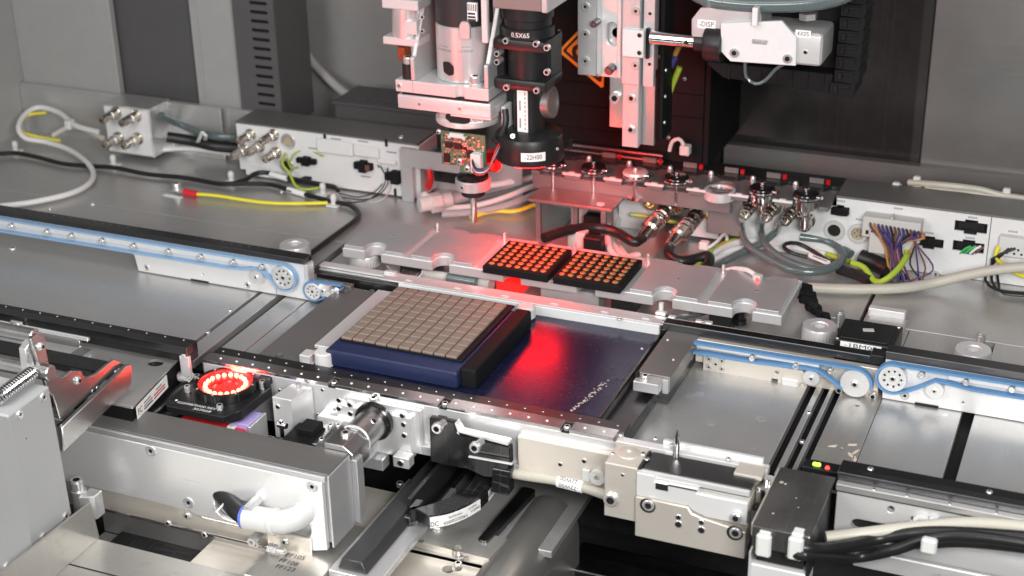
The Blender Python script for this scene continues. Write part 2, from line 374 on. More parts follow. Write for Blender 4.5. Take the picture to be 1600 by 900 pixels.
# worn stain flakes on the right-hand plate
random.seed(3)
fl = MB()
for px, py, a, l in ((1302, 697, .6, 8), (1332, 695, .4, 7), (1330, 712, 2.2, 9), (1325, 722, .2, 7), (1337, 706, 1.2, 8), (1335, 717, 1.9, 7)):
    c = PZ(px, py, 0); pts = []
    for k in range(9):
        t = 2*math.pi*k/9; rr = 1+random.uniform(-.35, .35)
        u, v = l*.5*rr*math.cos(t), 1.3*rr*math.sin(t); pts.append((c.x+u*math.cos(a)-v*math.sin(a), c.y+u*math.sin(a)+v*math.cos(a)))
    fl.prism(pts, 'XY', .05, .25)
part(dk, 'glue_residue', fl, 'solder_dust', kind='stuff')

W1 = 353.0
xa, xb, xc, xd = PY(37, 130, W1).x, PY(188, 150, W1).x, PY(308, 165, W1).x, PY(378, 170, W1).x
struct('left_wall', MB().box(xa-14, xa, -500, W1+12, -20, 620, 1), 'wall_grey')
struct('back_wall', MB().box(xa, xb, W1, W1+10, 0, 620, 1), 'wall_grey')
bw2 = struct('back_wall', MB().box(xc, xd+2, W1+4, W1+14, 0, 620, 1).box(xc+8, xc+11, W1+2.5, W1+4.2, 0, 620, .3), 'wall_grey')
struct('recess_wall', MB().box(xb-6, xc+6, W1+14, W1+20, 0, 620, 0), 'wall_dark')
struct('back_wall', MB().box(-520, -120, 480, 490, -20, 620, 1), 'wall_grey')
struct('back_wall', MB().box(-120, PY(1437, 253, 458).x, 458, 468, -20, 620, 1), 'wall_mid')
struct('back_wall', MB().box(PY(1437, 253, 458).x+1, 760, 452, 462, -20, 620, 1), 'anodised_dark')
struct('rear_ledge', MB().box(-783, -440, 345, 350.5, -6, 60, .8).box(-783, -566, 343.5, 345, 0, 58, .3), 'steel')
struct('rear_ledge', MB().box(60, 640, 440, 452, -20, 52, .8).box(-440, 640, 351, 440, -20, 10, 0), 'anodised_dark')
struct('pit_frame', MB().box(90, 640, -110, -70, -150, -118, 1).box(-40, 640, -330, -316, -170, -150, 1), 'dark_steel')
struct('pit_floor', MB().box(-800, 640, -760, 420, -190, -180, 0).box(-800, 640, 40, 46, -180, -22, 0), 'pit')

# black recessed panel behind the pick head, with its warning sign
gp = thing('gantry_panel', 'black back panel behind the pick head and column', 'panel', (-30, 336, 62))
g = MB().box(-150, 66, 336, 342, 63, 520, .8)
for z in (88, 112, 136): g.box(-150, 66, 334.6, 336.2, z, z+1.6, .3)
part(gp, 'sheet', g, 'black_matt')
part(gp, 'side_panel', MB().box(66.5, 72, 336, 456, 63, 520, .6), 'black_matt')
for px, py in ((1042, 113), (1042, 193), (1070, 123), (1045, 215), (1030, 88)): screw(gp, PY(px, py, 334), (0, -1, 0), 2.2, 2.5, 'button')
sg = thing('warning_sign', 'orange triangular warning sign hanging half hidden behind the column', 'sign', (-50, 332, 130))
A, Bq, Cq = PY(872, 80, 333), PY(948, 2, 333), PY(943, 140, 333)
def tri(k, y0, y1):
    c = (A+Bq+Cq)/3; P = [c+(q-c)*k for q in (A, Bq, Cq)]
    return MB().prism(rpoly([(q.x, q.z) for q in P], 2.0), 'XZ', y0, y1)
part(sg, 'plate', tri(1.0, 333, 334.4), 'sign_orange'); part(sg, 'border', tri(.86, 332.7, 333), 'ink'); part(sg, 'field', tri(.74, 332.4, 332.7), 'sign_orange')
c = PY(906, 82, 332.3)
part(sg, 'symbol', MB().ring((c.x, 332.4, c.z), (0, -1, 0), 8.5, 4.2, .4, 24, bev=.1), 'ink')

# tall vented cable cover on the back wall
vx0, vx1 = PY(378, 170, 349).x, PY(441, 178, 349).x
vc = thing('vented_column', 'tall dark grey column with a row of slotted vents', 'column', ((vx0+vx1)/2, 400, 0))
v0, v1 = PY(399, 100, 349).x-1, PY(425, 100, 349).x
slots = [slotp(v0, v1, PY(412, 20+14.2*k, 349).z, 1.9, 5) for k in range(-7, 12)]
part(vc, 'front_face', MB().prism([(vx0, 40), (vx1, 40), (vx1, 620), (vx0, 620)], 'XZ', 349, 351, slots), 'wall_dark')
part(vc, 'backing', MB().box(vx0+1, vx1-1, 354, 355, 40, 620, 0), 'hole')
part(vc, 'side_face', MB().box(vx1-1.5, vx1, 351.2, 420, 40, 620, .4), 'wall_dark')
tb = thing('terminal_box', 'low dark box with slotted lid behind the white connector box', 'box', (-300, 400, 20))
part(tb, 'body', MB().box(-368, -228, 372, 430, 10, 70, 1), 'wall_dark')
holes = []
for k in range(7):
    x = -352+k*13; holes.append([(x, 380), (x+4, 380), (x+12, 394), (x+8, 394)])
part(tb, 'lid', MB().prism([(-370, 370), (-226, 370), (-226, 432), (-370, 432)], 'XY', 71, 74, holes, .3), 'wall_dark')
single('wall_cable', 'thick grey cable coming down the wall to the dark box', 'cable',
       MB().tube([PY(455, 30, 470), PY(480, 85, 465), PY(510, 120, 455), PY(545, 150, 430), PY(570, 160, 415)], 5, 10), 'cable_grey')
# cables and clips on the far right ledge
single('far_cable', 'grey cable lying on the ledge behind the right connector box', 'cable',
       MB().tube([PZ(1420, 285, 66), PZ(1480, 290, 72), PZ(1530, 296, 70), PZ(1570, 306, 66), PZ(1640, 315, 66)], 3.2, 8).tube([PZ(1445, 296, 64), PZ(1500, 298, 66), PZ(1560, 309, 64), PZ(1640, 322, 64)], 3, 8), 'cable_cream')
for i, (px, py) in enumerate(((1400, 291), (1432, 289), (1572, 308))):
    p = PZ(px, py, 64)
    single('cable_clip', ('small white clip left of the cable on the right ledge', 'white clip at the start of the cable on the right ledge', 'white clip holding the cable near the right end of the ledge')[i], 'clip',
           MB().box(p.x-3.5, p.x+3.5, p.y-3, p.y+3, 62, 64+(4, 9, 9)[i], 1).box(p.x-2, p.x+5, p.y-4, p.y+4, 63, 66, .6), 'nylon', group='clips on the right ledge')
# ================================================================== CONVEYORS
def arc(cx, cz, r, a0, a1, y, n=14): return [(cx+r*math.cos(math.radians(a0+(a1-a0)*i/n)), y, cz+r*math.sin(math.radians(a0+(a1-a0)*i/n))) for i in range(n+1)]
def pulley(parent, x, y, z, r, bearing=True, name='pulley', w=7):
    m = MB(); 
    if bearing:
        m.lathe((x, y+w, z), (0, -1, 0), [(r*.9, 0), (r, .4), (r, w-.6), (r*.95, w), (r*.70, w), (r*.68, w-.8), (r*.50, w-.8), (r*.48, w-.1), (r*.22, w-.1), (r*.2, w-1.5), (0, w-1.5)], 28, 0)
    else:
        m.lathe((x, y+w, z), (0, -1, 0), [(r*.9, 0), (r, .4), (r, w-.6), (r*.95, w), (r*.35, w), (r*.33, w+.6), (r*.2, w+.6), (r*.18, w-1), (0, w-1)], 28, 0)
    o = part(parent, name, m, 'alu')
    if bearing:
        b = MB()
        for k in range(9):
            a = 2*math.pi*k/9; b.sphere((x+r*.59*math.cos(a), y+.9, z+r*.59*math.sin(a)), r*.085, 8)
        part(o, 'bearing_balls', b, 'hole', kind='stuff')
    screw(o, (x, y+(1.2 if bearing else -.4), z), (0, -1, 0), r*.24, 1.2, 'cap', 'axle_screw'); return o
def roller_pin(parent, x, y, z):
    o = part(parent, 'guide_roller', MB().lathe((x, y+4, z), (0, -1, 0), [(1.9, 0), (2.6, 1), (2.6, 4.5), (2.2, 5), (1.2, 5), (1.1, 4.4), (0, 4.4)], 14), 'screw_steel'); return o

# ---- rear left conveyor -------------------------------------------------------------
t = thing('conveyor', 'long conveyor edge with pale blue belt at the left rear', 'conveyor', (-410, 42, 0), 'conveyor sections')
sp_ = [(-800, 19.5), (-412, 19.5), (-408, 17), (-405.5, 1.0), (-221.5, 1.0), (-221.5, 36.4), (-800, 36.4)]
part(t, 'side_plate', MB().prism(rpoly(sp_, .0), 'XZ', 39, 46, [circ(-332, 9, 1.0, 10)], .5), 'anodised')
g = MB().box(-800, -219.5, 36.8, 50, 37.2, 42.5, .4)
for k in range(60): g.cyl((-790+k*9.6, 45, 42.4), (-790+k*9.6, 45, 42.9), .7, 6, 1, 0)
part(t, 'guide_rail', g, ['dark_steel', 'chrome'])
part(t, 'rail_shim', MB().box(-800, -219.5, 46.5, 52, 36, 40.5, .4), 'black')
part(t, 'clip_mark', MB().box(-346, -326, 38.7, 39.2, .9, 2.6, .1), 'black')
part(t, 'joint_strip', MB().box(-252.6, -252.0, 38.85, 39.1, 1.2, 20, 0), 'ink_grey')
path = [(-800, 35.5, 35.4)]+[(-240, 35.5, 35.4)]+arc(-240.4, 22.4, 13.0, 88, -150, 35.5)+[(-262, 35.5, 25.0), (-272, 35.5, 26.6), (-282, 35.5, 24.4), (-300, 35.5, 23.0), (-800, 35.5, 20.8)]
part(t, 'belt', MB().strip(path, 5.4, 1.4), 'belt_pale')
part(t, 'belt_bed', MB().box(-800, -256, 37.2, 39.0, 27.0, 32.2, .3), 'white_panel')
pulley(t, -240.4, 33, 22.4, 11.6); pulley(t, -269.3, 34, 18.6, 7.0, False)
for x in (-548, -505, -476, -440, -404, -365, -329, -294, -263): roller_pin(t, x, 33.5, 29.3)
for x, z in ((-395, 6.5), (-283, 6.0)): screw(t, (x, 39, z), (0, -1, 0), 3.2, .9, 'flat')
part(t, 'end_block', MB().box(-221.2, -216.8, 38.5, 50, 1, 36.5, .5), 'alu')

# ---- mid conveyor, left end ---------------------------------------------------------
t = thing('conveyor', 'short conveyor end with blue belt beside the dark work plate', 'conveyor', (-200, 42, 0), 'conveyor sections')
part(t, 'side_plate', MB().prism([(-215, 0.5), (-176, .5), (-176, 20), (-215, 20)], 'XZ', 43, 50, [], .5), 'anodised_dark')
path = [(-181, 37, 23.2), (-205, 37, 22.6)]+arc(-211, 13, 9.4, 80, 280, 37)+[(-203, 37, 6.2), (-190, 37, 14.5), (-184, 37, 18.5), (-181, 37, 20)]
part(t, 'belt', MB().strip(path, 5, 1.4), 'belt_blue')
pulley(t, -211, 34, 13.0, 8.4); pulley(t, -201.5, 38, 14.0, 7.2, False)
part(t, 'tension_link', MB().prism(rpoly([(-199, 12), (-186, 21.5), (-183, 20), (-184, 13), (-193, 8)], 1.5), 'XZ', 33.6, 35, [], .3), 'alu_bright')
roller_pin(t, -188, 31, 18.3)

# ---- mid conveyor, right half -------------------------------------------------------
t = thing('conveyor', 'middle conveyor edge right of the navy film, with blue belt over steel block', 'conveyor', (230, 42, 0), 'conveyor sections')
part(t, 'side_plate', MB().prism(rpoly([(148, 4), (222, 4), (236, -1.2), (299, -1.2), (299, 24.6), (148, 24.6)], .0), 'XZ', 42, 48, [], .5), 'warm_steel')
blk = part(t, 'bearing_block', MB().prism([(156, -.4), (214, -.4), (214, 2.6), (219, 2.6), (219, -.4), (243, -.4), (243, 9), (238, 14.6), (156, 14.6)], 'XZ', 37.5, 42, [circ(218, 9, 1.6, 12)], .4), 'warm_steel')
for x, z in ((161, 11), (161, 3.4), (172, 11.2), (172, 3.6)): screw(blk, (x, 37.5, z), (0, -1, 0), 2.6, .9, 'flat')
screw(blk, (167, 37.4, 7.2), (0, -1, 0), 1.3, .6, 'hole')
part(t, 'stop_block', MB().box(223, 236, 34.5, 37.5, -.2, 6.2, .5), 'alu_bright')
path = [(148, 35, 25.4), (282, 35, 26.2)]+arc(281.9, 12.7, 13.4, 88, -40, 35)[:0]+arc(281.9, 12.7, 13.4, 88, -10, 35, 9)
part(t, 'belt', MB().strip(path, 6, 1.7).strip([(148, 35, 17.0), (200, 35, 17.2), (243, 35, 19.5), (252, 35, 18.9), (257, 35, 16.8), (272, 35, 7.0)], 6, 2.2), 'belt_blue')
part(t, 'belt_bed', MB().box(150, 252, 36.6, 41, 20, 23.8, .3), 'white_panel')
pulley(t, 281.9, 33, 12.7, 12.0, False); pulley(t, 247, 33.5, 11.2, 7.0, False)
for x, z in ((198, 20.4), (234, 19.6), (262, 20.5)): roller_pin(t, x, 32.5, z)
for x, z in ((239.5, 1.2), (269, 1.8), (296, 1.5)): screw(t, (x, 40, z), (0, -1, 0), 3.0, 2.5, 'cap')
g = MB().box(118, 300.5, 46, 56, 26.6, 33, .5)
part(t, 'guide_rail', g, 'dark_steel')
part(t, 'end_cap', MB().box(290, 300.8, 44.5, 58, 27, 35, .5), 'black_anod')

# ---- rear right conveyor ------------------------------------------------------------
t = thing('conveyor', 'right rear conveyor with blue belt round a ball bearing pulley', 'conveyor', (480, 42, 0), 'conveyor sections')
part(t, 'side_plate', MB().prism([(303, .5), (640, .5), (640, 36.4), (303, 36.4)], 'XZ', 40, 47, [circ(365, 8.5, 1.2, 10)], .5), 'anodised')
part(t, 'clip_mark', MB().box(329, 347, 38.9, 40.2, .4, 2.2, .1), 'black')
g = MB().box(303, 640, 37.6, 51, 36.8, 43.6, .4)
part(t, 'guide_rail', g, 'dark_steel')
part(t, 'rail_shim', MB().box(303, 640, 47.2, 53, 34, 41.5, .3), 'black')
path = [(640, 36, 35.8), (312, 36, 34.6)]+arc(310.6, 22.3, 12.6, 85, 280, 36)+[(322, 36, 13.0), (333, 36, 19.5), (343, 36, 26.4), (352, 36, 26.2), (372, 36, 24.2), (640, 36, 25.0)]
part(t, 'belt', MB().strip(path, 6, 1.8), 'belt_blue')
part(t, 'belt_bed', MB().box(352, 640, 37.4, 40, 27.8, 32.6, .3), 'white_panel')
pulley(t, 310.6, 33.5, 22.3, 11.4); pulley(t, 343.3, 34, 18.2, 7.4, False)
for x, z in ((332.5, 29.7), (366, 29.4), (400, 30), (436, 30)): roller_pin(t, x, 34, z)
for x, z in ((320.6, 6.4),): screw(t, (x, 40, z), (0, -1, 0), 3.6, .9, 'flat')
screw(t, (420, 40, 4.5), (0, -1, 0), 2.4, .9, 'flat')

# ---- rear centre rail (thin perforated strip behind the film) --------------------------
t = thing('centre_rail', 'thin perforated steel rail running behind the navy film and the beige block', 'rail', (30, 62, 0))
hs = [circ(-214+k*12.1, 70.2, .8, 8) for k in range(42)]
part(t, 'perforated_strip', MB().prism([(-220, 65.5), (262, 62.5), (262, 71), (-220, 74)], 'XY', 23.4, 25.4, hs[:38]), 'alu_bright')
part(t, 'rail_body', MB().box(-219, 262, 62.2, 70, 0, 22.8, .4), 'steel')
part(t, 'black_guide', MB().box(-218, 118, 55, 62, 12, 22, .4), 'dark_steel')
bar = MB().box(-132, 113, 51.8, 61.4, 17.2, 26.2, .5)
o = part(t, 'white_stop_bar', bar, 'white_panel')
hb = part(t, 'top_strip', MB().prism([(-150, 53), (116, 53), (116, 61.3), (-150, 61.3)], 'XY', 26.4, 27.6, [slotp(x-4, x+4, 57.5, 1.7, 5) for x in (-124, -76, -30, 62, 16)]+[slotp(95, 103, 57.5, 1.7, 5)], .2), 'alu')
for px, py in ((1038, 503), (968, 499), (460, 416)): screw(t, PZ(px, py, 27.4), r=2.2, h=1.2, kind='flat')
for px, py, w_ in ((1033, 490, 9), (1100, 505, 14), (610, 427, 11), (1050, 497, 6)):
    p = PZ(px, py, 26.2); part(t, 'clamp', MB().box(p.x-w_/2, p.x+w_/2, p.y-2.6, p.y+2.6, 25.4, 28.2, .5), 'alu_bright')
screw(t, PZ(1099, 503, 28.6), r=1.8, h=1.4, kind='cap')
p = PZ(1033, 486, 26); part(t, 'pin', MB().cyl((p.x, p.y, 25), (p.x, p.y, 34), 2.2, 12), 'nylon')

# ---- work plate, film, beige block, clamps ----------------------------------------------
t = thing('work_plate', 'dark grey base plate under the film, between the conveyors', 'plate', (-150, -20, 0))
hol = [(PZ(436, 556, 16), 3.4), (PZ(541, 456, 16), 4.2), (PZ(581, 454, 16), 2.6), (PZ(571, 455, 16), 1.8)]
part(t, 'top_plate', MB().prism([(-189, -103), (-131, -103), (-131, 47), (-189, 50)], 'XY', 4, 16, [circ(p.x, p.y, r, 16) for p, r in hol], .4), 'anodised_dark')
part(t, 'hole_floor', MB().box(-188, -132, -102, 46, 1, 3.6, 0), 'steel')
part(t, 'film_bed', MB().box(-130.5, 114.5, -103, 51, 1, 16.6, .5), 'anodised_dark')
part(t, 'side_bar', MB().box(-150, -132, -70, 47, 16.3, 19.6, .5), 'alu')
part(t, 'side_step', MB().box(115, 138, -102, 50, .8, 11.5, .5), 'dark_steel')
f = thing('film_sheet', 'glossy navy blue film sheet lit by a red glow', 'film', (0, -25, 17))
part(f, 'sheet', MB().box(-128, 112.5, -102, 51.4, 16.9, 18, .3), 'film')
part(f, 'edge_lip', MB().box(112.7, 115.2, -100, 50, 16.9, 19.4, .3), 'black_gloss')
random.seed(11); cr = MB()
for k in range(70):
    u = k/69; px = 893+u*(947-893)+random.uniform(-5, 5)*(.4+.6*u); py = 642-u*(642-598)+random.uniform(-3, 3)*(.3+u)
    if u > .9: px += random.uniform(-5, 5); py += random.uniform(-5, 5)
    p = PZ(px, py, 18.0); r = random.uniform(.3, .9)*(1.3 if u > .85 else 1)
    cr.prism([(p.x+r*random.uniform(.6, 1.5)*math.cos(a), p.y+r*random.uniform(.5, 1.3)*math.sin(a)) for a in (0, 1.2, 2.4, 3.8, 5.1)], 'XY', 18.02, 18.25)
part(f, 'scratches', cr, 'solder_dust', kind='stuff')
t = thing('beige_block', 'beige topped block with navy sides lying on the film', 'block', (-60, -40, 18))
part(t, 'base', MB().box(-124, -6, -97, 24, 18.2, 33, 3.0, seg=3), 'navy')
part(t, 'frame', MB().box(-119, -9, -80, 30, 33.1, 35, .6), 'black_matt')
tm = finish(MB().box(-4.75, 4.75, -4.75, 4.75, 0, 2.4, .5), 'beige', Vector()); tm.name = 'tile'; random.seed(13)
for a in range(10):
    for b in range(10):
        o = bpy.data.objects.new('tile', tm); col.objects.link(o); o.parent = t
        o.location = (Vector((-113.5+a*10.5+.05, -74.6+b*10.5, 35.0+random.uniform(-.12, .12)))-ORG[t])*S; o.rotation_euler = (random.uniform(-.012, .012), random.uniform(-.012, .012), 0)
part(t, 'side_wall', MB().box(-5.8, 8, -92, 26, 18.2, 35, 2.5, seg=3), 'black_matt')
t = thing('clamp_post', 'white plastic post with a small metal foot left of the beige block', 'clamp', (-135, -80, 16))
p = PZ(508, 572, 16); part(t, 'post', MB().cyl((p.x, p.y, 16), (p.x, p.y, 30), 8, 24, 0, 1), 'plastic_white')
p = PZ(482, 566, 16); part(t, 'foot', MB().box(p.x-5, p.x+5, p.y-6, p.y+6, 16, 25, .6), 'alu_bright')
part(t, 'slide_bar', MB().box(p.x-4, p.x+6, p.y-22, p.y+45, 16.2, 17.2, .3), 'alu')
t = thing('round_stud', 'pale round stud at the back corner between beige block and white stop bar', 'stud', (-4, 48, 18))
p = PZ(822, 497, 18); part(t, 'stud', MB().cyl((p.x, p.y, 18), (p.x, p.y, 30), 8.5, 24, 0, 2), 'plastic_white')
t = thing('side_clamp', 'dark steel clamp bar with a bright end block right of the film', 'clamp', (136, 5, 8))
part(t, 'bar', MB().box(122, 149, -33, 49, 13, 26.5, .6), 'anodised_dark')
part(t, 'riser', MB().box(128, 147, -30, 48, 0.6, 12.6, .5), 'dark_steel')
e = part(t, 'end_block', MB().box(123, 144, -47, -33.3, 17, 25.6, .5).box(144.2, 149, -38, -33.2, 14, 26.3, .3), 'alu_matt')
screw(e, (131, -41, 25.6), r=3.2, h=4.0, kind='cap'); part(t, 'nut', MB().cyl((124, -39, 19), (124, -39, 30), 2.0, 6), 'hole')
for px, py in ((1003, 545), (1052, 562), (1043, 531)): screw(t, PZ(px, py, 26.5), r=1.3, h=.8, kind='dot')

# ================================================================== FRONT RAILS
t = thing('front_rail', 'long dark front rail at the left with small screws along its top', 'rail', (-410, -146, 0), 'front rails')
g = MB().box(-800, -220.5, -150, -141, 34.5, 42, .4)
part(t, 'guide_rail', g, 'dark_steel'); part(t, 'rail_top', MB().box(-800, -221.5, -140.8, -133, 30, 40.6, .4), 'black_anod')
for k in range(22): screw(t, (-610+k*18.0, -136.5, 40.6), r=.9, h=.6, kind='dot')
part(t, 'carrier', MB().box(-800, -330, -147, -134, 2, 34, .6), 'steel'); part(t, 'carrier_end', MB().box(-329.5, -221, -146, -134, 26, 34, .6), 'black_anod'); part(t, 'edge_trim', MB().box(-800, -318, -150.6, -147.2, 30.5, 34.2, .3), 'alu_bright')
for px, py in ((14, 507), (68, 516), (122, 527)): screw(t, PY(px, py, -147.2), (0, -1, 0), 3.0, 1.2, 'flat')
part(t, 'end_bracket', MB().box(-228, -219, -151, -147.3, 16, 34, .5), 'alu')
screw(t, (-224, -149.5, 34), r=2.0, h=2.0, kind='cap')
t2 = PY(30, 508, -150); part(t, 'hook', MB().box(t2.x-6, t2.x+6, -154, -150.8, t2.z-7, t2.z+5, .8), 'steel')
screw(t, (t2.x, -154, t2.z+1), (0, -1, 0), 3.2, 3, 'cap')

t = thing('front_rail', 'silver centre front rail with a red tinted top strip in front of the film', 'rail', (20, -128, -22), 'front rails')
part(t, 'inner_strip', MB().box(-219, 141, -119.6, -106, 2, 22.4, .4), 'dark_steel')
for k in range(24):
    x = -212+k*15.0; screw(t, (x, -112, 22.4), r=.9, h=.5, kind='hole')
for k in range(23):
    x = -205+k*15.1
    if min(abs(x-q) for q in (-99, -2, 98.5)) > 5 and x < 136: screw(t, (x, -126.5, 24), r=1.1, h=.5, kind='dot', mats=('label_white', 'hole'))
hs = []
segs = [(-219, -102), (-96, -5.5), (1.5, 95), (102, 137)]
for x0, x1 in segs:
    part(t, 'top_strip', MB().prism([(x0, -133), (x1, -133), (x1, -120), (x0, -120)], 'XY', 21, 24, [q for q in hs if q[0][0] > x0+3 and q[0][0] < x1-3], .25), 'strip_metal')
part(t, 'face_plate', MB().box(-219, 141, -132.6, -120, -22.5, 20.6, .6), 'alu')
part(t, 'lower_step', MB().box(-150, 141, -136.5, -132.8, -22, -14, .5), 'alu_matt')
for x in (-99, -2, 98.5): 
    part(t, 'screw_pocket', MB().box(x-3.2, x+3.2, -132.8, -121, 20.2, 20.9, .1), 'hole'); screw(t, (x, -128, 20.8), r=2.7, h=3.2, kind='cap')
part(t, 'front_cover', MB().box(62, 139, -138, -132.8, -22, 12.5, .7), 'warm_steel')
screw(t, (116, -138, 3), (0, -1, 0), 2.0, 1.2, 'hole'); screw(t, (97, -138, -4), (0, -1, 0), 1.9, 1.2, 'hole')
for px, py in ((437, 610), (466, 626), (481, 596), (504, 609), (509, 640), (497, 648), (528, 625), (523, 640)): screw(t, PY(px, py, -132.7), (0, -1, 0), 1.6, .6, 'hole')
o = part(t, 'cable_mount', MB().ring((119+8, -138.2, -8), (0, -1, 0), 6.3, 2.4, 3, 20).box(115, 121, -141, -138.2, -13, -3, .6), 'nylon')

t = thing('front_rail', 'long front rail at the right with grooved top and holes', 'rail', (470, -148, 0), 'front rails')
part(t, 'guide_rail', MB().box(304, 640, -150, -142, 32.5, 42, .4), 'dark_steel'); part(t, 'rail_top', MB().box(304, 640, -141.8, -131, 20, 41, .4), 'black')
part(t, 'ledge', MB().box(305, 640, -156, -150.2, 31, 36, .4), 'steel'); part(t, 'groove', MB().box(305, 640, -152.5, -147, 28, 30.8, .2), 'dark_steel')
part(t, 'face_plate', MB().prism([(305, -14), (640, -14), (640, 28), (305, 28)], 'XZ', -151, -145, [circ(342, 21, 2.6, 16), circ(357, 17, 1.7, 12), slotp(316, 352, 3.2, 5, 6)], .4), 'alu')
part(t, 'face_back', MB().box(306, 640, -144.8, -142, -13, 27, 0), 'hole')
for px, py in ((1324, 746), (1364, 753)): screw(t, PZ(px, py, 36), r=1.8, h=.9, kind='dot')
screw(t, PZ(1360, 733, 42), r=2.2, h=1.2, kind='button'); screw(t, PZ(1546, 769, 42), r=2.2, h=1.2, kind='button')
for x in (330, 352, 380, 410): screw(t, (x, -153.6, 36), r=1.3, h=.5, kind='hole')
p = PY(1440, 812, -151); part(t, 'cable_mount', MB().ring((p.x, -151.2, p.z), (0, -1, 0), 5.5, 2.6, 3, 20).box(p.x+5, p.x+11, -155, -151.2, p.z-4, p.z+5, .6), 'nylon')
screw(t, (p.x, -151.5, p.z), (0, -1, 0), 2.5, 3, 'cap')
# ================================================================== TRAY CARRIER, CHIP TRAYS, KNOBS
t = thing('tray_carrier', 'long notched aluminium carrier plate holding the orange chip trays', 'carrier', (0, 135, 20))
XN = (-182, -112, -41, 30, 101, 172)
def notch(x, y, r, n=10, s=1): return [(x+r*math.cos(math.pi-math.pi*i/n), y+s*r*math.sin(math.pi*i/n)) for i in range(n+1)]
def trayoutline(x0, x1, y0, y1, ns, r):
    P = [(x0, y0)]
    for x in ns: P += [(x-r, y0-.001)]+notch(x, y0+6, r)[0:]+[(x+r, y0-.001)]
    P += [(x1, y0), (x1, y1)]
    for x in reversed(ns): P += [(x+r*.6, y1), (x+r*.5, y1-5), (x-r*.5, y1-5), (x-r*.6, y1)]
    return P+[(x0, y1)]
part(t, 'plate', MB().prism(trayoutline(-214, 206, 99, 176, XN, 8.6), 'XY', 20.5, 29.6, [], .5), 'alu')
for x in XN:
    if x in (-41, 30): continue
    P = [(x-31, 101)]+[(x-10.4, 101)]+notch(x, 106, 10.4)+[(x+10.4, 101), (x+31, 101), (x+31, 172), (x+8, 172), (x+6, 168), (x-6, 168), (x-8, 172), (x-31, 172)]
    part(t, 'pad', MB().prism(P, 'XY', 29.7, 32.4, [], .4), 'alu_matt')
for x in (-147, -77, 65.6, 136, -6): part(t, 'locating_pin', MB().cyl((x, 168, 29.6), (x, 168, 38), 1.5, 12, 0, .4), 'screw_steel')
for x in (-182, -112, 101, 172): screw(t, (x+3, 135, 32.4), r=1.3, h=.3, kind='hole')
for x in (-150, 60, 150): part(t, 'support', MB().box(x-10, x+10, 110, 165, 0, 20.2, .5), 'black_anod')
for i, x0 in enumerate((-66.5, 1.5)):
    c = thing('chip_tray', ('left of the two black trays of orange pads, under the red glow', 'right of the two black trays of orange round pads')[i], 'tray', (x0+31, 122, 30), 'chip trays')
    part(c, 'frame', MB().box(x0, x0+63, 92, 154, 30, 37.2, .5).box(x0+1.5, x0+61.5, 93.5, 152.5, 37.2, 37.8, .2), 'black_matt')
    m = None
    for a in range(7):
        for b in range(7):
            if m is None:
                q = MB().lathe((0, 0, 0), (0, 0, 1), [(2.75, 0), (2.75, .5), (2.2, .9), (0, .9)], 14); me = finish(q, 'copper', Vector()); me.name = 'pad'; m = me
            o = bpy.data.objects.new('pad', m); col.objects.link(o); o.parent = c
            o.location = (Vector((x0+6.5+a*8.35, 98+b*8.3, 37.8))-ORG[c])*S
def knob(px, py, lab, zt=22.0):
    p = PZ(px, py, zt); k = thing('knurled_knob', lab, 'knob', (p.x, p.y, 0), 'knurled knobs')
    part(k, 'grip', MB().lathe((p.x, p.y, 8), (0, 0, 1), [(13, 0), (15, 1), (15, zt-10), (14, zt-8), (7.4, zt-8), (6.6, zt-9), (4.4, zt-9)], 64, knurl=(1, 2), cap=False), 'alu')
    part(k, 'bore', MB().lathe((p.x, p.y, 8), (0, 0, 1), [(4.4, zt-9), (4.2, 4), (0, 4)], 20, cap=False), 'alu_bright'); part(k, 'stem', MB().cyl((p.x, p.y, 0), (p.x, p.y, 7.9), 6, 16), 'dark_steel')
knob(460, 381, 'knurled aluminium knob behind the left blue belt'); knob(570, 395, 'knurled aluminium knob under the left end of the carrier', 19.8)
knob(1281, 508, 'knurled aluminium knob right of the carrier end'); knob(1521, 545, 'knurled aluminium knob behind the right blue belt')
t = thing('stepper_motor', 'flat black motor with a white label beside the middle conveyor', 'motor', (285, 85, 0))
part(t, 'housing', MB().box(258, 306, 62, 104, 6, 35, 1).box(262, 300, 66, 100, 35, 36, .5), 'black_anod')
part(t, 'label', MB().box(263, 296, 61.6, 62, 29, 34.4, .05), 'label_white'); text(t, '-1BM03', (279.5, 61.6, 31.7), (1, 0, 0), (0, 0, 1), 3.6, width=26)
part(t, 'wire_tuft', MB().obox((281, 85, 36.4), (1, .3, 0), (-.3, 1, 0), (0, 0, 1), 9, 5, .6, .2), 'plastic_grey')
screw(t, (303, 101, 35), r=1.6, h=1.2, kind='button'); screw(t, (260, 64, 35), r=1.3, h=1, kind='button')
t = thing('angle_bracket', 'small bright angle bracket on the deck right of the black motor', 'bracket', (262, 190, 0))
a, b = PZ(1358, 483, 6), PZ(1415, 492, 6)
part(t, 'bar', MB().box(a.x, b.x, a.y-4, a.y+4, 0.3, 9, .6), 'alu_bright'); part(t, 'base', MB().box(a.x+2, b.x+3, a.y-40, a.y-4.2, .2, 3, .4), 'deck_steel')
for i, (px, py) in enumerate(((1313, 498), (1532, 533))):
    p = PZ(px, py, 8); o = single('post', ('short steel post between the right knob and the black motor', 'short steel post behind the rightmost knob')[i], 'post', MB().cyl((p.x, p.y, 0), (p.x, p.y, 14), 4, 14).cyl((p.x, p.y, 14), (p.x, p.y, 15.5), 3, 14), 'steel', group='short posts')
t = thing('black_boot', 'crumpled black rubber boot at the right end of the carrier', 'boot', (216, 150, 0))
random.seed(5); bo = MB()
P = [PZ(1253, 448, 26), PZ(1262, 462, 20), PZ(1270, 478, 14), PZ(1276, 495, 8)]
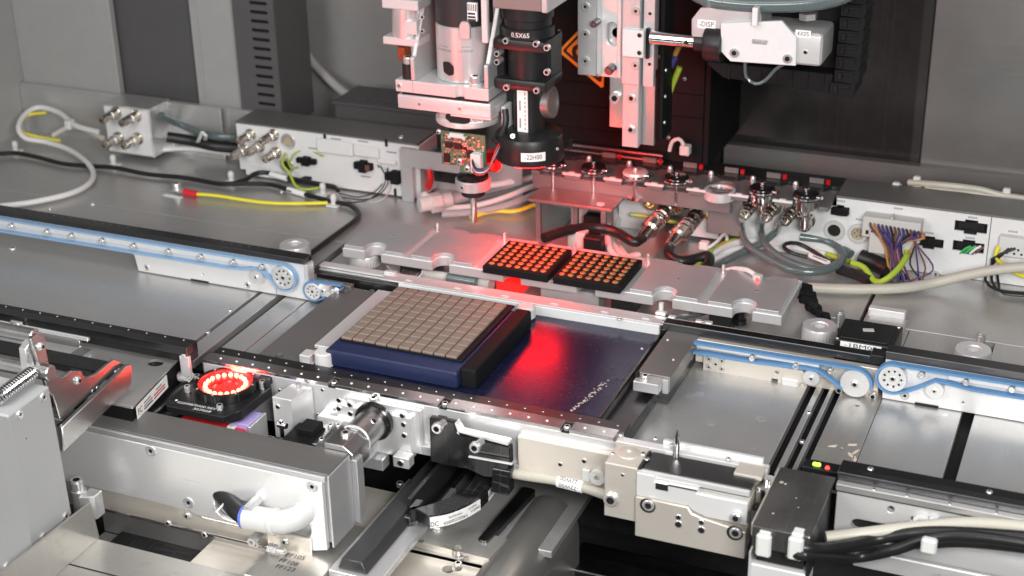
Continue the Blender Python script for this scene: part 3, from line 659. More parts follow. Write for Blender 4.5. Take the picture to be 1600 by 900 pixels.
for k in range(8):
    u = k/7; c = P[0].lerp(PZ(1288, 502, 2), u)+Vector((random.uniform(-3, 3), 2+random.uniform(-2, 2), random.uniform(-1, 1)-6*(1-u))); bo.obox(c, (1, random.uniform(-.5, .5), -.3), (-.3, 1, random.uniform(-.4, .4)), (.3, .2, 1), 17-9*u, 17-6*u, 7-3*u, 1.2)
part(t, 'sleeve', bo, 'black_matt')
t = thing('signal_plug', 'grey cable plug with glowing red tip behind the carrier', 'plug', (165, 190, 28))
a = PZ(1187, 440, 32); part(t, 'body', MB().obox(a+Vector((-3, 4, 2)), (1, -.3, 0), (.3, 1, 0), (0, 0, 1), 8, 6, 6, .8), 'plastic_grey')
part(t, 'led', MB().sphere(PZ(1184, 437, 33), 2.2, 10), 'led_red')
part(t, 'cord', MB().tube([a+Vector((-6, 6, 3)), PZ(1168, 422, 36), PZ(1145, 420, 30), PZ(1120, 428, 22)], 2.2, 8), 'cable_white')

# ================================================================== NOZZLE RACK
t = thing('nozzle_rack', 'row of nozzle seats on a grey plate with a black cover behind', 'rack', (60, 305, 0))
NX = (-70, -27, 16, 58, 100, 142, 184)
P = [(-92, 273)]
for x in NX: P += [(x-13, 273)]+[(x+13*math.cos(math.pi+math.pi*i/8), 279-0+6*math.sin(math.pi*i/8)*1.0) for i in range(9)]+[(x+13, 273)]
P += [(206, 273), (206, 320), (-92, 320)]
part(t, 'seat_plate', MB().prism(P, 'XY', 58, 62, [], .3), 'rack_grey')
part(t, 'cover', MB().prism([(-150, 320.5)]+[q for x in NX for q in ((x-15, 320.5), (x-9, 312), (x+9, 312), (x+15, 320.5))]+[(211, 320.5), (211, 346), (-150, 346)], 'XY', 62.3, 66, [], .3), 'black_anod')
for i in range(6):
    x = (NX[i]+NX[i+1])/2; part(t, 'edge_tab', MB().box(x-9.5, x+9.5, 270.6, 274, 62.2, 64.6, .4).box(x-3, x+3, 270.8, 274, 64.6, 65.6, .2), 'white_panel')
    screw(t, (x+2, 317, 62), r=3, h=6, kind='button'); 
for x in NX[1:]:
    part(t, 'seat_tag', MB().box(x-7, x+7, 321.5, 324, 66.1, 71.5, .3), 'anodised_dark'); part(t, 'red_tag', MB().box(x+9, x+13, 321.5, 324, 66.1, 71.0, .3), 'red_clear')
    part(t, 'seat_ring', MB().ring((x, 292, 62.1), (0, 0, 1), 14.5, 12, 1.6, 32), 'anodised_dark')
part(t, 'front_beam', MB().box(-92, 112, 276, 286, 42, 57.6, .5), 'rack_grey'); part(t, 'post', MB().box(88, 122, 284, 300, 16, 57.4, .6), 'rack_grey')
part(t, 'seat_well', MB().ring((100, 281, 55), (0, 0, 1), 15, 12, 9, 32).ring((100, 281, 55), (0, 0, 1), 12, 9, 6.5, 32), 'alu_bright')
labs = {-70: 'leftmost nozzle of the rack, half hidden beside the black lens', -27: 'first full black and chrome nozzle in the rack, lit red', 16: 'silver topped nozzle with a round foot in the rack',
        58: 'black topped nozzle just left of the empty seat', 142: 'black topped nozzle just right of the empty seat', 184: 'rightmost nozzle of the rack with a stepped chrome body'}
for x in NX:
    if x == 100: continue
    n = thing('nozzle', labs[x], 'nozzle', (x, 281, 44), 'nozzles in the rack')
    top = 'alu_bright' if x == 16 else 'black_gloss'
    part(n, 'disc', MB().lathe((x, 277, 66), (0, 0, 1), [(3, 0), (11, 1), (12.4, 3), (12.4, 6), (11.6, 7.4), (9, 8), (0, 8)], 32), top)
    part(n, 'rim', MB().ring((x, 277, 68.6), (0, 0, 1), 12.8, 12.0, 2.2, 32), 'chrome')
    part(n, 'cap', MB().cyl((x, 277, 74), (x, 277, 78.5), 2.6, 14, 0, .6), 'chrome')
    part(n, 'side_pin', MB().cyl((x+11, 274, 71), (x+16, 272, 71.5), 1.8, 10), 'chrome')
    if x == 184: part(n, 'body', MB().lathe((x, 277, 36), (0, 0, 1), [(3.2, 0), (5.2, 2), (5.2, 11), (7.2, 12), (7.2, 15), (5.6, 16), (5.6, 21), (10.6, 22), (10.6, 31), (8, 31)], 28), 'chrome')
    elif x == 142: part(n, 'body', MB().lathe((x, 277, 44), (0, 0, 1), [(2, 0), (2, 12), (10.4, 13), (10.8, 15), (10.8, 23), (9, 23)], 28), 'chrome')
    elif x == 16: part(n, 'stem', MB().lathe((x, 277, 44), (0, 0, 1), [(3, 0), (7.4, .6), (7.6, 2.4), (3, 4), (1.9, 5), (1.9, 22)], 20), 'chrome')
    else: part(n, 'stem', MB().cyl((x, 277, 43), (x, 277, 67), 2.0, 12), 'chrome')
# guide rails glinting red above the rack
t = thing('guide_shaft', 'pair of dark horizontal guide shafts above the rack glinting red', 'shaft', (-20, 322, 66))
part(t, 'upper_shaft', MB().cyl((-140, 330, 72), (28, 330, 72), 3.6, 18), 'dark_steel'); part(t, 'lower_shaft', MB().cyl((-140, 326, 67.6), (30, 326, 67.6), 3.0, 18), 'dark_steel')

# grey bracket with top plate in front of the rack
t = thing('vacuum_bracket', 'grey plate bracket on posts in front of the nozzle rack', 'bracket', (-40, 258, 0))
part(t, 'top_plate', MB().box(-82, 5, 240, 275, 42, 45, .5), 'rack_grey')
part(t, 'plug', MB().lathe((-10, 250, 45), (0, 0, 1), [(4.2, 0), (4.2, .8), (2.6, 1.4), (0, 1.4)], 12), 'nylon')
for x, y in ((-4, 243), (-4, 262), (-40, 262), (-75, 250)): part(t, 'post', MB().box(x-2.6, x+2.6, y-2.6, y+2.6, 0, 41.8, .4), 'rack_grey')
for px, py in ((905, 335), (925, 350), (900, 375), (925, 385)): p = PZ(px, py, 20); part(t, 'valve', MB().box(p.x-9, p.x+9, p.y, p.y+12, p.z-12, p.z+8, .8), 'plastic_grey' if px < 910 else 'black')

# ================================================================== CONNECTOR BOXES
def coax(parent, x, y, z, L=26, r=5.2, name='coax_plug'):
    o = part(parent, name, MB().lathe((x, y, z), (0, -1, 0), [(r*1.35, 0), (r*1.35, 1.5), (r, 1.8), (r, L*.42), (r*.82, L*.45), (r*.82, L*.52), (r*.95, L*.55), (r*.95, L*.8), (r*.85, L*.83), (r*.85, L), (r*.6, L), (r*.55, L*.8), (r*.2, L*.8), (r*.2, L*.95), (0, L*.95)], 20), 'nickel'); return o
t = thing('connector_box', 'small white connector block with four coax plugs at the far left', 'connector box', (-600, 315, 0), 'white connector boxes')
bx0, bx1 = PY(160, 163, 300).x, PY(231, 172, 300).x
part(t, 'housing', MB().box(bx0, bx1, 301.5, 343, 6, 64, .6), 'steel'); part(t, 'front_panel', MB().box(bx0+1, bx1-1, 300, 301.4, 8, 62, .4), 'white_panel')
for px, py in ((182, 176), (213, 181), (186, 215), (216, 216)):
    p = PY(px, py, 300); coax(t, p.x, 300, p.z, 28, 5.4)
t = thing('fitting_bracket', 'steel bracket with two brass hose fittings beside the small white block', 'bracket', (-545, 330, 0))
q = PY(232, 172, 335).x; part(t, 'back_sheet', MB().box(q, q+96, 337, 340, 0, 62, .5), 'steel')
for px, py in ((243, 180), (247, 211)):
    p = PY(px, py, 337); o = part(t, 'fitting', MB().lathe((p.x, 337, p.z), (.35, -1, 0), [(7, 0), (7, 8), (5, 8.5), (5, 14), (6, 14.5), (6, 22), (4, 22)], 6), 'brass')
    part(o, 'collar', MB().lathe((p.x+7, 316, p.z), (.35, -1, 0), [(5, 0), (7.4, 1), (7.4, 4), (5, 5)], 18), 'plastic_white')
for i, (pts, m, r, lb) in enumerate((
    ([PY(250, 180, 314), PZ(285, 195, 36), PZ(320, 210, 32), PZ(365, 214, 30), PZ(400, 216, 25)], 'hose_teal', 4.6, 'teal blue hose from the upper brass fitting'),
    ([PY(262, 214, 314), PZ(300, 220, 24), PZ(335, 228, 20), PZ(380, 232, 16)], 'cable_black', 6.2, 'thick black hose from the lower brass fitting'),
    ([PZ(235, 236, 8), PZ(280, 232, 10), PZ(320, 234, 9), PZ(372, 242, 8)], 'cable_white', 3.0, 'white cable under the thick black hose'))):
    single('hose', lb, 'hose', MB().tube(pts, r, 12), m, group='hoses between the left boxes')
single('cable_tie', 'white cable tie round the hoses between the left boxes', 'cable tie', MB().strip([PZ(312, 232, 8), PZ(309, 222, 25), PZ(316, 206, 40), PZ(322, 212, 36), PZ(318, 228, 14)], 4, 1.4, (1, .3, 0)).box(*(lambda p: (p.x-5, p.x+4, p.y-4, p.y+4, 5, 14))(PZ(312, 232, 8)), 1), 'nylon')

bl, br = PY(367, 190, 300).x, PY(652, 232, 300).x
t = thing('connector_box', 'long white connector box left of the pick head', 'connector box', ((bl+br)/2, 322, 0), 'white connector boxes')
part(t, 'lid', MB().box(bl, br, 299, 346, 61.6, 63.6, .4), 'anodised_dark'); 
rects = [PY(570, 258, 300), PY(584, 262, 300)]
part(t, 'front_panel', MB().prism([(bl+1, 8), (bl+8, 8), (bl+8, 2), (br, 2), (br, 61.4), (bl+1, 61.4)], 'XZ', 300, 302, [], .2), 'white_panel')
part(t, 'inside', MB().box(bl+2, br-2, 306, 344, 3, 61, 0), 'hole'); part(t, 'end_sheet', MB().box(br+.2, br+2, 300, 344, 2, 61.4, .3), 'white_panel')
for px, py in ((392, 210), (428, 210), (406, 228), (432, 238)): p = PY(px, py, 300); coax(t, p.x, 300, p.z, 24, 5.0)
p = PY(370, 232, 300); coax(t, p.x+10, 300, p.z, 24, 5.0)
for px, py, full in ((451, 220, 1), (449, 258, 0)):
    p = PY(px, py, 300); o = part(t, 'round_socket', MB().ring((p.x, 300, p.z), (0, -1, 0), 8.6, 5.8, 2.4, 28), 'steel'); part(o, 'insert', MB().cyl((p.x, 300.3, p.z), (p.x, 299.2, p.z), 5.8, 20), 'pcb_tan' if full else 'hole')
for px, py, w_, h_ in ((481, 250, 24, 6), (621, 275, 26, 9), (570, 258, 22, 8)):
    p = PY(px, py, 300); part(t, 'black_plug', MB().box(p.x-w_/2, p.x+w_/2, 294, 300, p.z-h_/2, p.z+h_/2, 1).box(p.x-w_/5, p.x+w_/5, 292, 300, p.z-h_*.8, p.z+h_*.8, .8), 'black_matt')
p = PY(578, 259, 300); part(t, 'red_wires', MB().box(p.x-3, p.x+3, 292.5, 294.5, p.z-4, p.z+3, .8), 'wire_brown')
for px, py, w_, h_ in ((525, 229, 44, 16), (574, 236, 30, 12), (606, 252, 22, 5)):
    p = PY(px, py, 300); part(t, 'white_plug', MB().box(p.x-w_/2, p.x+w_/2, 296, 300, p.z-h_/2, p.z+h_/2, 1.5), 'white_panel')
for px, py in ((508, 215), (604, 223), (618, 300), (645, 300)): p = PY(px, py, 300); part(t, 'latch', MB().box(p.x-1.4, p.x+1.4, 298.6, 300, p.z-4, p.z+4, .2), 'black')
for px, py in ((525, 217), (567, 221), (612, 238), (490, 232), (572, 276)): p = PY(px, py, 300); part(t, 'marking', MB().box(p.x-6, p.x+6, 299.8, 300, p.z-.7, p.z+.7, 0), 'ink_grey')
screw(t, PZ(627, 215, 63.6), r=3, h=1.6, kind='flat'); p = PY(405, 256, 300); part(t, 'slot_plate', MB().box(p.x-14, p.x+14, 298.8, 300, p.z-4, p.z+4, .6), 'white_panel')
cols = ['cable_black', 'cable_black', 'cable_grey', 'cable_black', 'wire_blue', 'cable_black']
random.seed(21)
wl = [[(590, 258), (600, 280), (585, 300), (560, 308), (530, 302)], [(594, 259), (606, 285), (590, 306), (565, 312), (535, 308)], [(600, 261), (612, 290), (597, 312), (575, 316), (545, 310)], [(606, 262), (600, 290), (580, 310), (556, 316), (520, 315)]]
for i, q in enumerate(wl): part(t, 'wire', MB().tube([PY(*q[0], 298)]+[PZ(px, py, 16-5*k) for k, (px, py) in enumerate(q[1:])], .7, 6, step=6), cols[i])
single('bundled_wire', 'yellow green wire and dark wire tangle under the round sockets', 'wire',
       MB().tube([PY(446, 240, 297), PZ(441, 256, 28), PZ(452, 270, 18), PZ(462, 290, 8), PZ(480, 296, 6), PZ(520, 289, 6)], 1.5, 8).tube([PY(452, 255, 297), PZ(460, 240, 36), PZ(480, 234, 40), PZ(505, 244, 38)], .9, 6).tube([PY(449, 250, 297), PZ(455, 262, 26), PZ(465, 262, 22)], 1.2, 6), 'cable_green')

# steel angle frame right of the long white box
t = thing('cable_guard', 'grey folded steel frame between the white box and the circuit board', 'frame', (-215, 300, 0))
a, b, c2 = PY(626, 230, 296), PY(700, 245, 296), PY(626, 258, 296)
part(t, 'front_flange', MB().box(a.x, a.x+85, 293, 296, c2.z, a.z, .5), 'alu_matt'); part(t, 'top_flange', MB().box(a.x, a.x+16, 296.2, 345, a.z-3, a.z, .5), 'alu_matt')
part(t, 'side_wall', MB().box(a.x, a.x+14, 293.2, 296.2, 0, c2.z-.3, .4), 'alu_matt')
part(t, 'inner_part', MB().box(a.x+30, a.x+60, 310, 330, 20, a.z-6, 1), 'black_anod'); part(t, 'strap', MB().tube([(a.x+34, 292, 40), (a.x+36, 290, 28), (a.x+32, 291, 20)], 3.4, 8), 'cable_red')
part(t, 'back_sheet', MB().box(a.x+14, a.x+120, 338, 340, 0, 45, .4), 'alu_matt')

# ---- centre sockets and plugs between rack and carrier -------------------------------------
t = thing('socket_panel', 'white socket panel with brass fittings under the nozzle rack', 'panel', (60, 310, 0))
part(t, 'panel', MB().box(66, 96, 298, 302, 4, 40, .5), 'white_panel'); part(t, 'side_panel', MB().box(-10, 30, 304, 308, 0, 36, .5), 'white_panel')
for px, py in ((1019, 313), (1058, 320)):
    p = PY(px, py, 300); part(t, 'gold_socket', MB().ring((p.x, 302, p.z), (0, -1, 0), 8.6, 6.2, 8, 26), 'nickel'); part(t, 'gold_insert', MB().lathe((p.x, 300, p.z), (0, -1, 0), [(6.2, 0), (6, 2), (2, 2.4), (0, 2.4)], 20), 'brass')
p = PY(1118, 338, 300); part(t, 'brass_nut', MB().cyl((p.x-10, 304, p.z), (p.x+2, 304, p.z), 8, 6).cyl((p.x+2, 304, p.z), (p.x+12, 304, p.z), 5, 16), 'brass'); part(t, 'washer', MB().cyl((p.x+12, 304, p.z), (p.x+16, 304, p.z), 9, 20), 'plastic_grey')
part(t, 'dark_shaft', MB().cyl((p.x+16, 304, p.z), (p.x+50, 304, p.z), 6, 16), 'black')
for i, (p0, p1, lab) in enumerate(((PY(1048, 322, 296), PZ(1002, 372, 22), 'left one of two big metal cable plugs beneath the rack'), (PY(1090, 335, 296), PZ(1046, 384, 22), 'right one of two big metal cable plugs beneath the rack'))):
    k = thing('cable_plug', lab, 'plug', p1, 'metal plugs under the rack'); d = (p1-p0); L = d.length
    part(k, 'shell', MB().lathe(p0, d, [(5, 0), (8, 1), (8, L*.16), (7, L*.18), (8.4, L*.22), (8.4, L*.34), (7.4, L*.36), (8.4, L*.4), (8.4, L*.52), (7.6, L*.54), (9.4, L*.58), (9.4, L*.74), (7, L*.78), (5.2, L), (3, L)], 22), 'nickel')
    part(k, 'grip_ring', MB().lathe(p0, d, [(8.6, L*.42), (9, L*.44), (9, L*.48), (8.6, L*.5)], 22), 'chrome')
# ---- right connector box ---------------------------------------------------------------------
t = thing('connector_box', 'white connector box at the right full of sockets and coloured wires', 'connector box', (380, 320, 0), 'white connector boxes')
Yb = 297
def crect(px, py, w_, h_):
    p = PY(px, py, Yb); return [(p.x-w_/2, p.z-h_/2), (p.x-w_/5, p.z-h_/2), (p.x-w_/5, p.z-h_*.75), (p.x+w_/5, p.z-h_*.75), (p.x+w_/5, p.z-h_/2), (p.x+w_/2, p.z-h_/2), (p.x+w_/2, p.z+h_/2), (p.x+w_/5, p.z+h_/2), (p.x+w_/5, p.z+h_*.7), (p.x-w_/5, p.z+h_*.7), (p.x-w_/5, p.z+h_/2), (p.x-w_/2, p.z+h_/2)]
cuts = [crect(1313, 329, 17, 8), crect(1451, 379, 27, 9), crect(1517, 355, 29, 10), crect(1513, 386, 28, 10)]
x0 = PY(1308, 306, Yb).x
part(t, 'front_panel', MB().prism([(x0, 0.5), (349.6, .5), (349.6, 64), (x0, 64)], 'XZ', Yb, Yb+2, cuts, .2), 'white_panel')
part(t, 'right_panel', MB().box(350.2, 640, Yb, Yb+2, .5, 64, .3), 'white_panel')
part(t, 'lid', MB().box(x0-1, 640, Yb-.5, 345, 64.4, 66.2, .4), 'anodised_dark'); part(t, 'inside', MB().box(x0+2, 640, 303, 343, 2, 64, 0), 'hole')
part(t, 'left_panel', MB().prism([(120, .5), (209.6, .5), (209.6, 54), (205, 57), (136, 57), (136, 40), (120, 40)], 'XZ', Yb+.6, Yb+2.6, [], .2), 'white_panel')
part(t, 'socket_block', MB().cyl((x0+5, Yb, 57.4), (x0+5, Yb-.1, 57.4), .01, 6, 0, 0).box(*(lambda p: (p.x-8, p.x+8, Yb-5, Yb+4, p.z-3.6, p.z+3.6))(PY(1313, 329, Yb)), .8), 'black_matt')
for px, py, full in ((1304, 359, 0), (1341, 364, 1)):
    p = PY(px, py, Yb); o = part(t, 'round_socket', MB().ring((p.x, Yb, p.z), (0, -1, 0), 9.6, 6.2, 2.6, 30), 'plastic_grey'); part(o, 'insert', MB().cyl((p.x, Yb+.4, p.z), (p.x, Yb-1.0, p.z), 6.2, 22), 'pcb_tan' if full else 'hole')
    if full:
        for a in range(5): part(o, 'pin', MB().cyl((p.x+3.2*math.cos(a*1.257+.6), Yb-1, p.z+3.2*math.sin(a*1.257+.6)), (p.x+3.2*math.cos(a*1.257+.6), Yb-1.5, p.z+3.2*math.sin(a*1.257+.6)), .8, 8), 'brass')
a, b = PY(1353, 335, Yb), PY(1443, 350, Yb)
o = part(t, 'wire_header', MB().box(a.x, b.x, Yb-16, Yb, a.z-16, a.z+4, .8).box(a.x+8, b.x-5, Yb-19, Yb-16, a.z-30, a.z-10, .6).box((a.x+b.x)/2-1, (a.x+b.x)/2+1, Yb-16.4, Yb-6, a.z+4, a.z+7, .3), 'plastic_grey')
for k in range(10):
    x = a.x+5+k*(b.x-a.x-9)/9; part(o, 'cavity', MB().box(x-1.4, x+1.4, Yb-16.3, Yb-15.9, a.z-13, a.z-9, 0), 'hole')
for px, py, w_, h_ in ((1517, 355, 29, 10), (1513, 386, 28, 10), (1451, 379, 27, 9)):
    p = PY(px, py, Yb); part(t, 'deep_socket', MB().box(p.x-w_*.42, p.x+w_*.42, Yb+3, Yb+5, p.z-h_*.4, p.z+h_*.4, .5), 'black')
for i, m in enumerate(('wire_green', 'wire_green', 'cable_white', 'wire_brown')):
    p = PY(1500+8*i, 392, Yb); part(t, 'wire', MB().tube([(p.x, Yb+1, p.z-3), (p.x+5, Yb+.5, p.z+3), (p.x+9, Yb+2, p.z+5)], 1.3, 8), m)
p = PY(1578, 380, Yb); o = part(t, 'side_header', MB().box(p.x-9, 430, Yb-9, Yb, p.z-10, p.z+9, .8), 'plastic_white')
for k in range(6): part(o, 'cavity', MB().box(p.x+k*3.2-2, p.x+k*3.2-.2, Yb-9.3, Yb-8.9, p.z-7+(k % 2)*4, p.z-5+(k % 2)*4, 0), 'hole')
for px, py in ((1314, 314), (1344, 343), (1404, 326), (1452, 364), (1520, 340), (1516, 372), (1583, 362)):
    p = PY(px, py, Yb)
    for k in range(5): part(t, 'marking', MB().box(p.x-4+k*1.7, p.x-3.0+k*1.7, Yb-.2, Yb, p.z-.9, p.z+.9, 0), 'ink_grey')
screw(t, PY(1462, 428, Yb), (0, -1, 0), 3.4, 1.2, 'flat')
for px, py in ((1176, 318), (1208, 323), (1238, 328)):
    p = PY(px, py, Yb); coax(t, p.x, Yb, p.z, 30, 6.4)
p = PY(1262, 340, Yb); part(t, 'red_socket', MB().lathe((p.x, Yb, p.z-2), (0, -1, -.1), [(8, 0), (8, 3), (6.4, 4), (6.4, 14), (5, 14), (4.6, 6), (0, 6)], 22), 'nickel')
p = PY(1205, 352, Yb); part(t, 'label', MB().box(p.x-10, p.x+10, Yb+.2, Yb+.5, p.z-3, p.z+3, 0), 'label_white')
# wires hanging from the header
random.seed(9)
cl = ['wire_brown', 'wire_orange', 'wire_blue', 'wire_violet', 'wire_blue', 'cable_black', 'wire_brown', 'wire_violet', 'wire_blue', 'cable_black', 'wire_brown', 'wire_blue', 'wire_violet', 'wire_orange']
hw = thing('wire_loom', 'bundle of blue, brown and violet wires falling from the grey header', 'wires', PZ(1415, 440, 0))
for k, m in enumerate(cl):
    px0 = 1360+k*6.2; py0 = 348+k*1.1; mid = (1388+k*1.7+random.uniform(-6, 6), 388+random.uniform(-8, 8)); e = (1396+k*2.4+random.uniform(-5, 5), 436+random.uniform(-3, 5))
    part(hw, 'wire', MB().tube([PY(px0, py0, Yb-15), PY(px0+3, py0+10, Yb-24), PY(*mid, Yb-22), PY(mid[0]+4, 415, Yb-24), PZ(*e, 2)], 1.15, 6, step=6), m)
for k in range(5):
    e = (1440+random.uniform(-30, 15), 442+random.uniform(-6, 5)); part(hw, 'wire', MB().tube([PY(1438-k*5, 362, Yb-15), PY(1425+k*3, 388, Yb-26), PY(1410+k*12, 410+k*3, Yb-22), PZ(*e, 1.5)], .8, 6, step=6), ['wire_orange', 'cable_black', 'wire_blue', 'wire_brown', 'wire_violet'][k])
single('earth_wire', 'yellow green earth wire weaving through the loom to the right box', 'wire', MB().tube([PZ(1330, 410, 14), PZ(1350, 418, 12), PZ(1368, 440, 5), PZ(1385, 436, 10), PZ(1405, 418, 18), PZ(1418, 396, 26), PY(1412, 386, Yb-14)], 2.8, 10), 'cable_green')
single('sleeve', 'black sleeve lying on the deck beneath the right connector box', 'sleeve', MB().tube([PZ(1345, 402, 10), PZ(1370, 412, 8), PZ(1390, 422, 7)], 8, 12).tube([PZ(1310, 420, 5), PZ(1340, 430, 5), PZ(1358, 438, 5)], 5, 10), 'cable_black')
hw2 = thing('wire_loom', 'loop of black wires below the socket at the right edge', 'wires', PZ(1575, 455, 0))
for k in range(3): part(hw2, 'wire', MB().tube([PY(1577+k*5, 388, Yb-9), PZ(1558-k*4, 405, 28), PZ(1540+k*9, 428, 10), PZ(1545+k*8, 446, 5), PZ(1570, 455+k*2, 4), PZ(1640, 460+k*2, 4)], 1.3, 8, step=6), 'cable_black')
single('earth_wire', 'yellow wire curling out of the socket at the right edge', 'wire', MB().tube([PY(1561, 385, Yb-9), PZ(1556, 402, 30), PZ(1572, 416, 20), PZ(1590, 428, 14), PZ(1625, 440, 8)], 2.0, 10), 'cable_yellow')
# ================================================================== PICK HEAD
t = thing('pick_head', 'silver pick head with cylinder motor and circuit board', 'pick head', (-98, 160, 66))
zu0, zu1 = PY(690, 150.7, 130).z, PY(690, 132, 130).z; zl0, zl1 = PY(690, 177, 130).z, PY(690, 155.5, 130).z
up = part(t, 'upper_plate', MB().prism([(-165, 130), (-106, 130)]+notch(-101, 130, 4.2)+[(-96, 130), (-73, 130), (-73, 196), (-165, 196)], 'XY', zu0, zu1, [], .6), 'alu')
part(t, 'plate_seam', MB().box(-147.6, -147.2, 129.9, 130.2, zu0, zu1, 0), 'ink_grey')
part(t, 'shadow_gap', MB().box(-160, -76, 133, 192, zl1-.2, zu0+.2, 0), 'black')  # black slab put in as the shade between the two plates
lp = part(t, 'lower_plate', MB().box(-164, -72, 131, 194, zl0, zl1, 1.2, seg=2), 'alu')
screw(up, (-161, 130, (zu0+zu1)/2), (0, -1, 0), 2.4, 1.2, 'flat')
for x in (-142, -102): screw(lp, (x, 131, zl0+6), (0, -1, 0), 1.9, .8, 'flat')
part(t, 'lip', MB().box(-112, -72, 132, 150, zl0-2.4, zl0-.1, .3), 'alu')
part(t, 'motor_body', MB().lathe((-109, 162, zu1), (0, 0, 1), [(24, 0), (26, 1), (26, 50), (25, 51), (24.5, 51)], 48), 'alu_z')
# window in the barrel and its clip
pw = PY(701, 106, 137.0); aw = math.atan2(pw.y-162, pw.x+109)
ow = [(u*9.5, v*10.5) for u, v in rpoly([(-.62, .52), (-.55, -.42), (.1, -.66), (.62, -.52), (.62, .2), (.2, .56)], .25)]
m = MB(); vs = [(-109+26.7*math.cos(aw), 162+26.7*math.sin(aw), pw.z)]+[(-109+26.7*math.cos(aw+u/26), 162+26.7*math.sin(aw+u/26), pw.z+v) for u, v in ow]
m.hull(vs, [(0, k+1, (k+1) % len(ow)+1) for k in range(len(ow))]); part(t, 'window', m, 'hole')
part(t, 'black_band', MB().lathe((-109, 162, zu1+51.2), (0, 0, 1), [(24.6, 0), (25.6, .4), (25.6, 28), (24.6, 28.4)], 48), 'band_dark')
part(t, 'band_wrap', MB().lathe((-109, 162, zu1+53), (0, 0, 1), [(25.65, 0), (25.8, .2), (25.8, 25), (25.65, 25.2)], 48), 'band_dark')
part(t, 'top_barrel', MB().lathe((-109, 162, zu1+80), (0, 0, 1), [(25, 0), (27, 1), (27, 60), (24, 61), (24, 164)], 48), 'alu_z')
p = PY(726, 48, 135); part(t, 'clip_tab', MB().prism(rpoly([(p.x-5, p.z-8), (p.x+5, p.z-8), (p.x+5, p.z+4), (p.x+3, p.z+8), (p.x-3, p.z+8), (p.x-5, p.z+4)], 2), 'XZ', 134.4, 138, [], .4), 'alu_matt')
lab = part(t, 'data_label', MB().box(-95, -86, 138.2, 141, zu1+58, zu1+74, 0, mtx=None), 'label_white')
for k in range(5): part(lab, 'bar', MB().box(-94.4+k*1.8, -93.6+k*1.8, 137.9, 138.2, zu1+67, zu1+73, 0), 'ink')
for k, z in enumerate((64.6, 61.6, 59)): part(lab, 'print', MB().box(-94.4, -87.5+k*.3, 137.9, 138.2, zu1+z-.9, zu1+z+.9, 0), 'ink')
text(t, 'Part Number', (-119, 138, zu1+33), (1, 0, 0), (0, 0, 1), 1.5, 'ink_grey', curve=((-109, 162), 26.1)); text(t, '02209870208', (-119, 138, zu1+29.5), (1, 0, 0), (0, 0, 1), 2.2, 'ink_grey', curve=((-109, 162), 26.1))
text(t, 'Serial No', (-97, 138, zu1+34), (1, 0, 0), (0, 0, 1), 1.5, 'ink_grey', curve=((-109, 162), 26.1)); text(t, '12195500', (-98, 138, zu1+30), (1, 0, 0), (0, 0, 1), 2.4, 'ink_grey', curve=((-109, 162), 26.1))
for x, nm in ((-149, 'gusset'), (-77, 'gusset')):
    part(t, nm, MB().prism(rpoly([(130, zu1+.2), (196, zu1+.2), (196, zu1+110), (182, zu1+110), (134, zu1+22), (130, zu1+22)], 1.5), 'YZ', x, x+4, [], .5), 'alu_matt')
part(t, 'front_strut', MB().box(-78, -72, 129, 134, zu1+42, zu1+96, .8), 'alu_bright')
part(t, 'left_arm', MB().prism([(-160, zu1+40), (-146, zu1+40), (-146, zu1+52), (-160, zu1+52)], 'XZ', 140, 176, [], .5), 'alu')
part(t, 'white_spacer', MB().box(-160, -150, 150, 170, zu1+2, zu1+40, 3), 'plastic_white')
p = PY(636, 128, 134); o = part(t, 'black_stud', MB().cyl((p.x, 138, zu1), (p.x, 138, zu1+14), 5.6, 16), 'black_anod'); screw(o, (p.x, 138, zu1+14), r=4.4, h=6, kind='cap')
p = PY(744, 122, 138); o = part(t, 'dowel_base', MB().cyl((p.x, 136, zu1), (p.x, 136, zu1+3), 6, 18), 'alu'); screw(o, (p.x, 136, zu1+3), r=5, h=6.5, kind='cap')
p = PY(632, 30, 150); sm = part(t, 'servo', MB().lathe((p.x, 152, PY(632, 55, 150).z), (.05, 0, 1), [(12.6, 0), (12.8, .6), (12.8, 30), (12, 30.4)], 32), 'alu_z')
part(sm, 'servo_flange', MB().box(p.x-18, p.x+18, 140, 164, PY(632, 62, 150).z-3, PY(632, 55, 150).z, .8), 'alu'); part(sm, 'servo_cap', MB().box(p.x-16, p.x+20, 138, 166, PY(632, 10, 150).z, PY(632, -6, 150).z, .8), 'alu')
part(sm, 'copper_nut', MB().cyl((p.x-2, 150, PY(632, 92, 150).z), (p.x-2, 150, PY(632, 72, 150).z), 6.4, 6), 'copper_red')
for py in (26, 48): screw(sm, PY(661, py, 140), (0, -1, 0), 2.2, 2, 'cap')
zr0, zr1 = PY(730, 203, 134).z, PY(730, 180, 134).z
col_ = part(t, 'collar', MB().lathe((-108, 162, zr0), (0, 0, 1), [(24, 0), (29.6, .4), (30, 1.4), (30, 4.4), (29.4, 5), (27, 5.2), (27, zr1-zr0+4)], 48), 'alu_bright')
p = PY(714, 185, 135); part(col_, 'opening', MB().prism(rpoly([(p.x-11, p.z-1), (p.x-6, p.z-4.5), (p.x+1, p.z-6), (p.x+6, p.z-4.5), (p.x+12, p.z-3), (p.x+12, p.z+3), (p.x-11, p.z+3)], 1.2), 'XZ', 134.2, 139), 'hole')
a = math.radians(-55); lc = Vector((-108+27.1*math.cos(a), 162+27.1*math.sin(a), zr1-6)); rv = Vector((-math.sin(a), math.cos(a), 0))
part(col_, 'label', MB().obox(lc, rv, (math.cos(a), math.sin(a), 0), (0, 0, 1), 16, .8, 7, .1), 'label_white'); text(col_, '-07B00', lc+Vector((math.cos(a), math.sin(a), 0))*.4, rv, (0, 0, 1), 4.0, width=13.5)
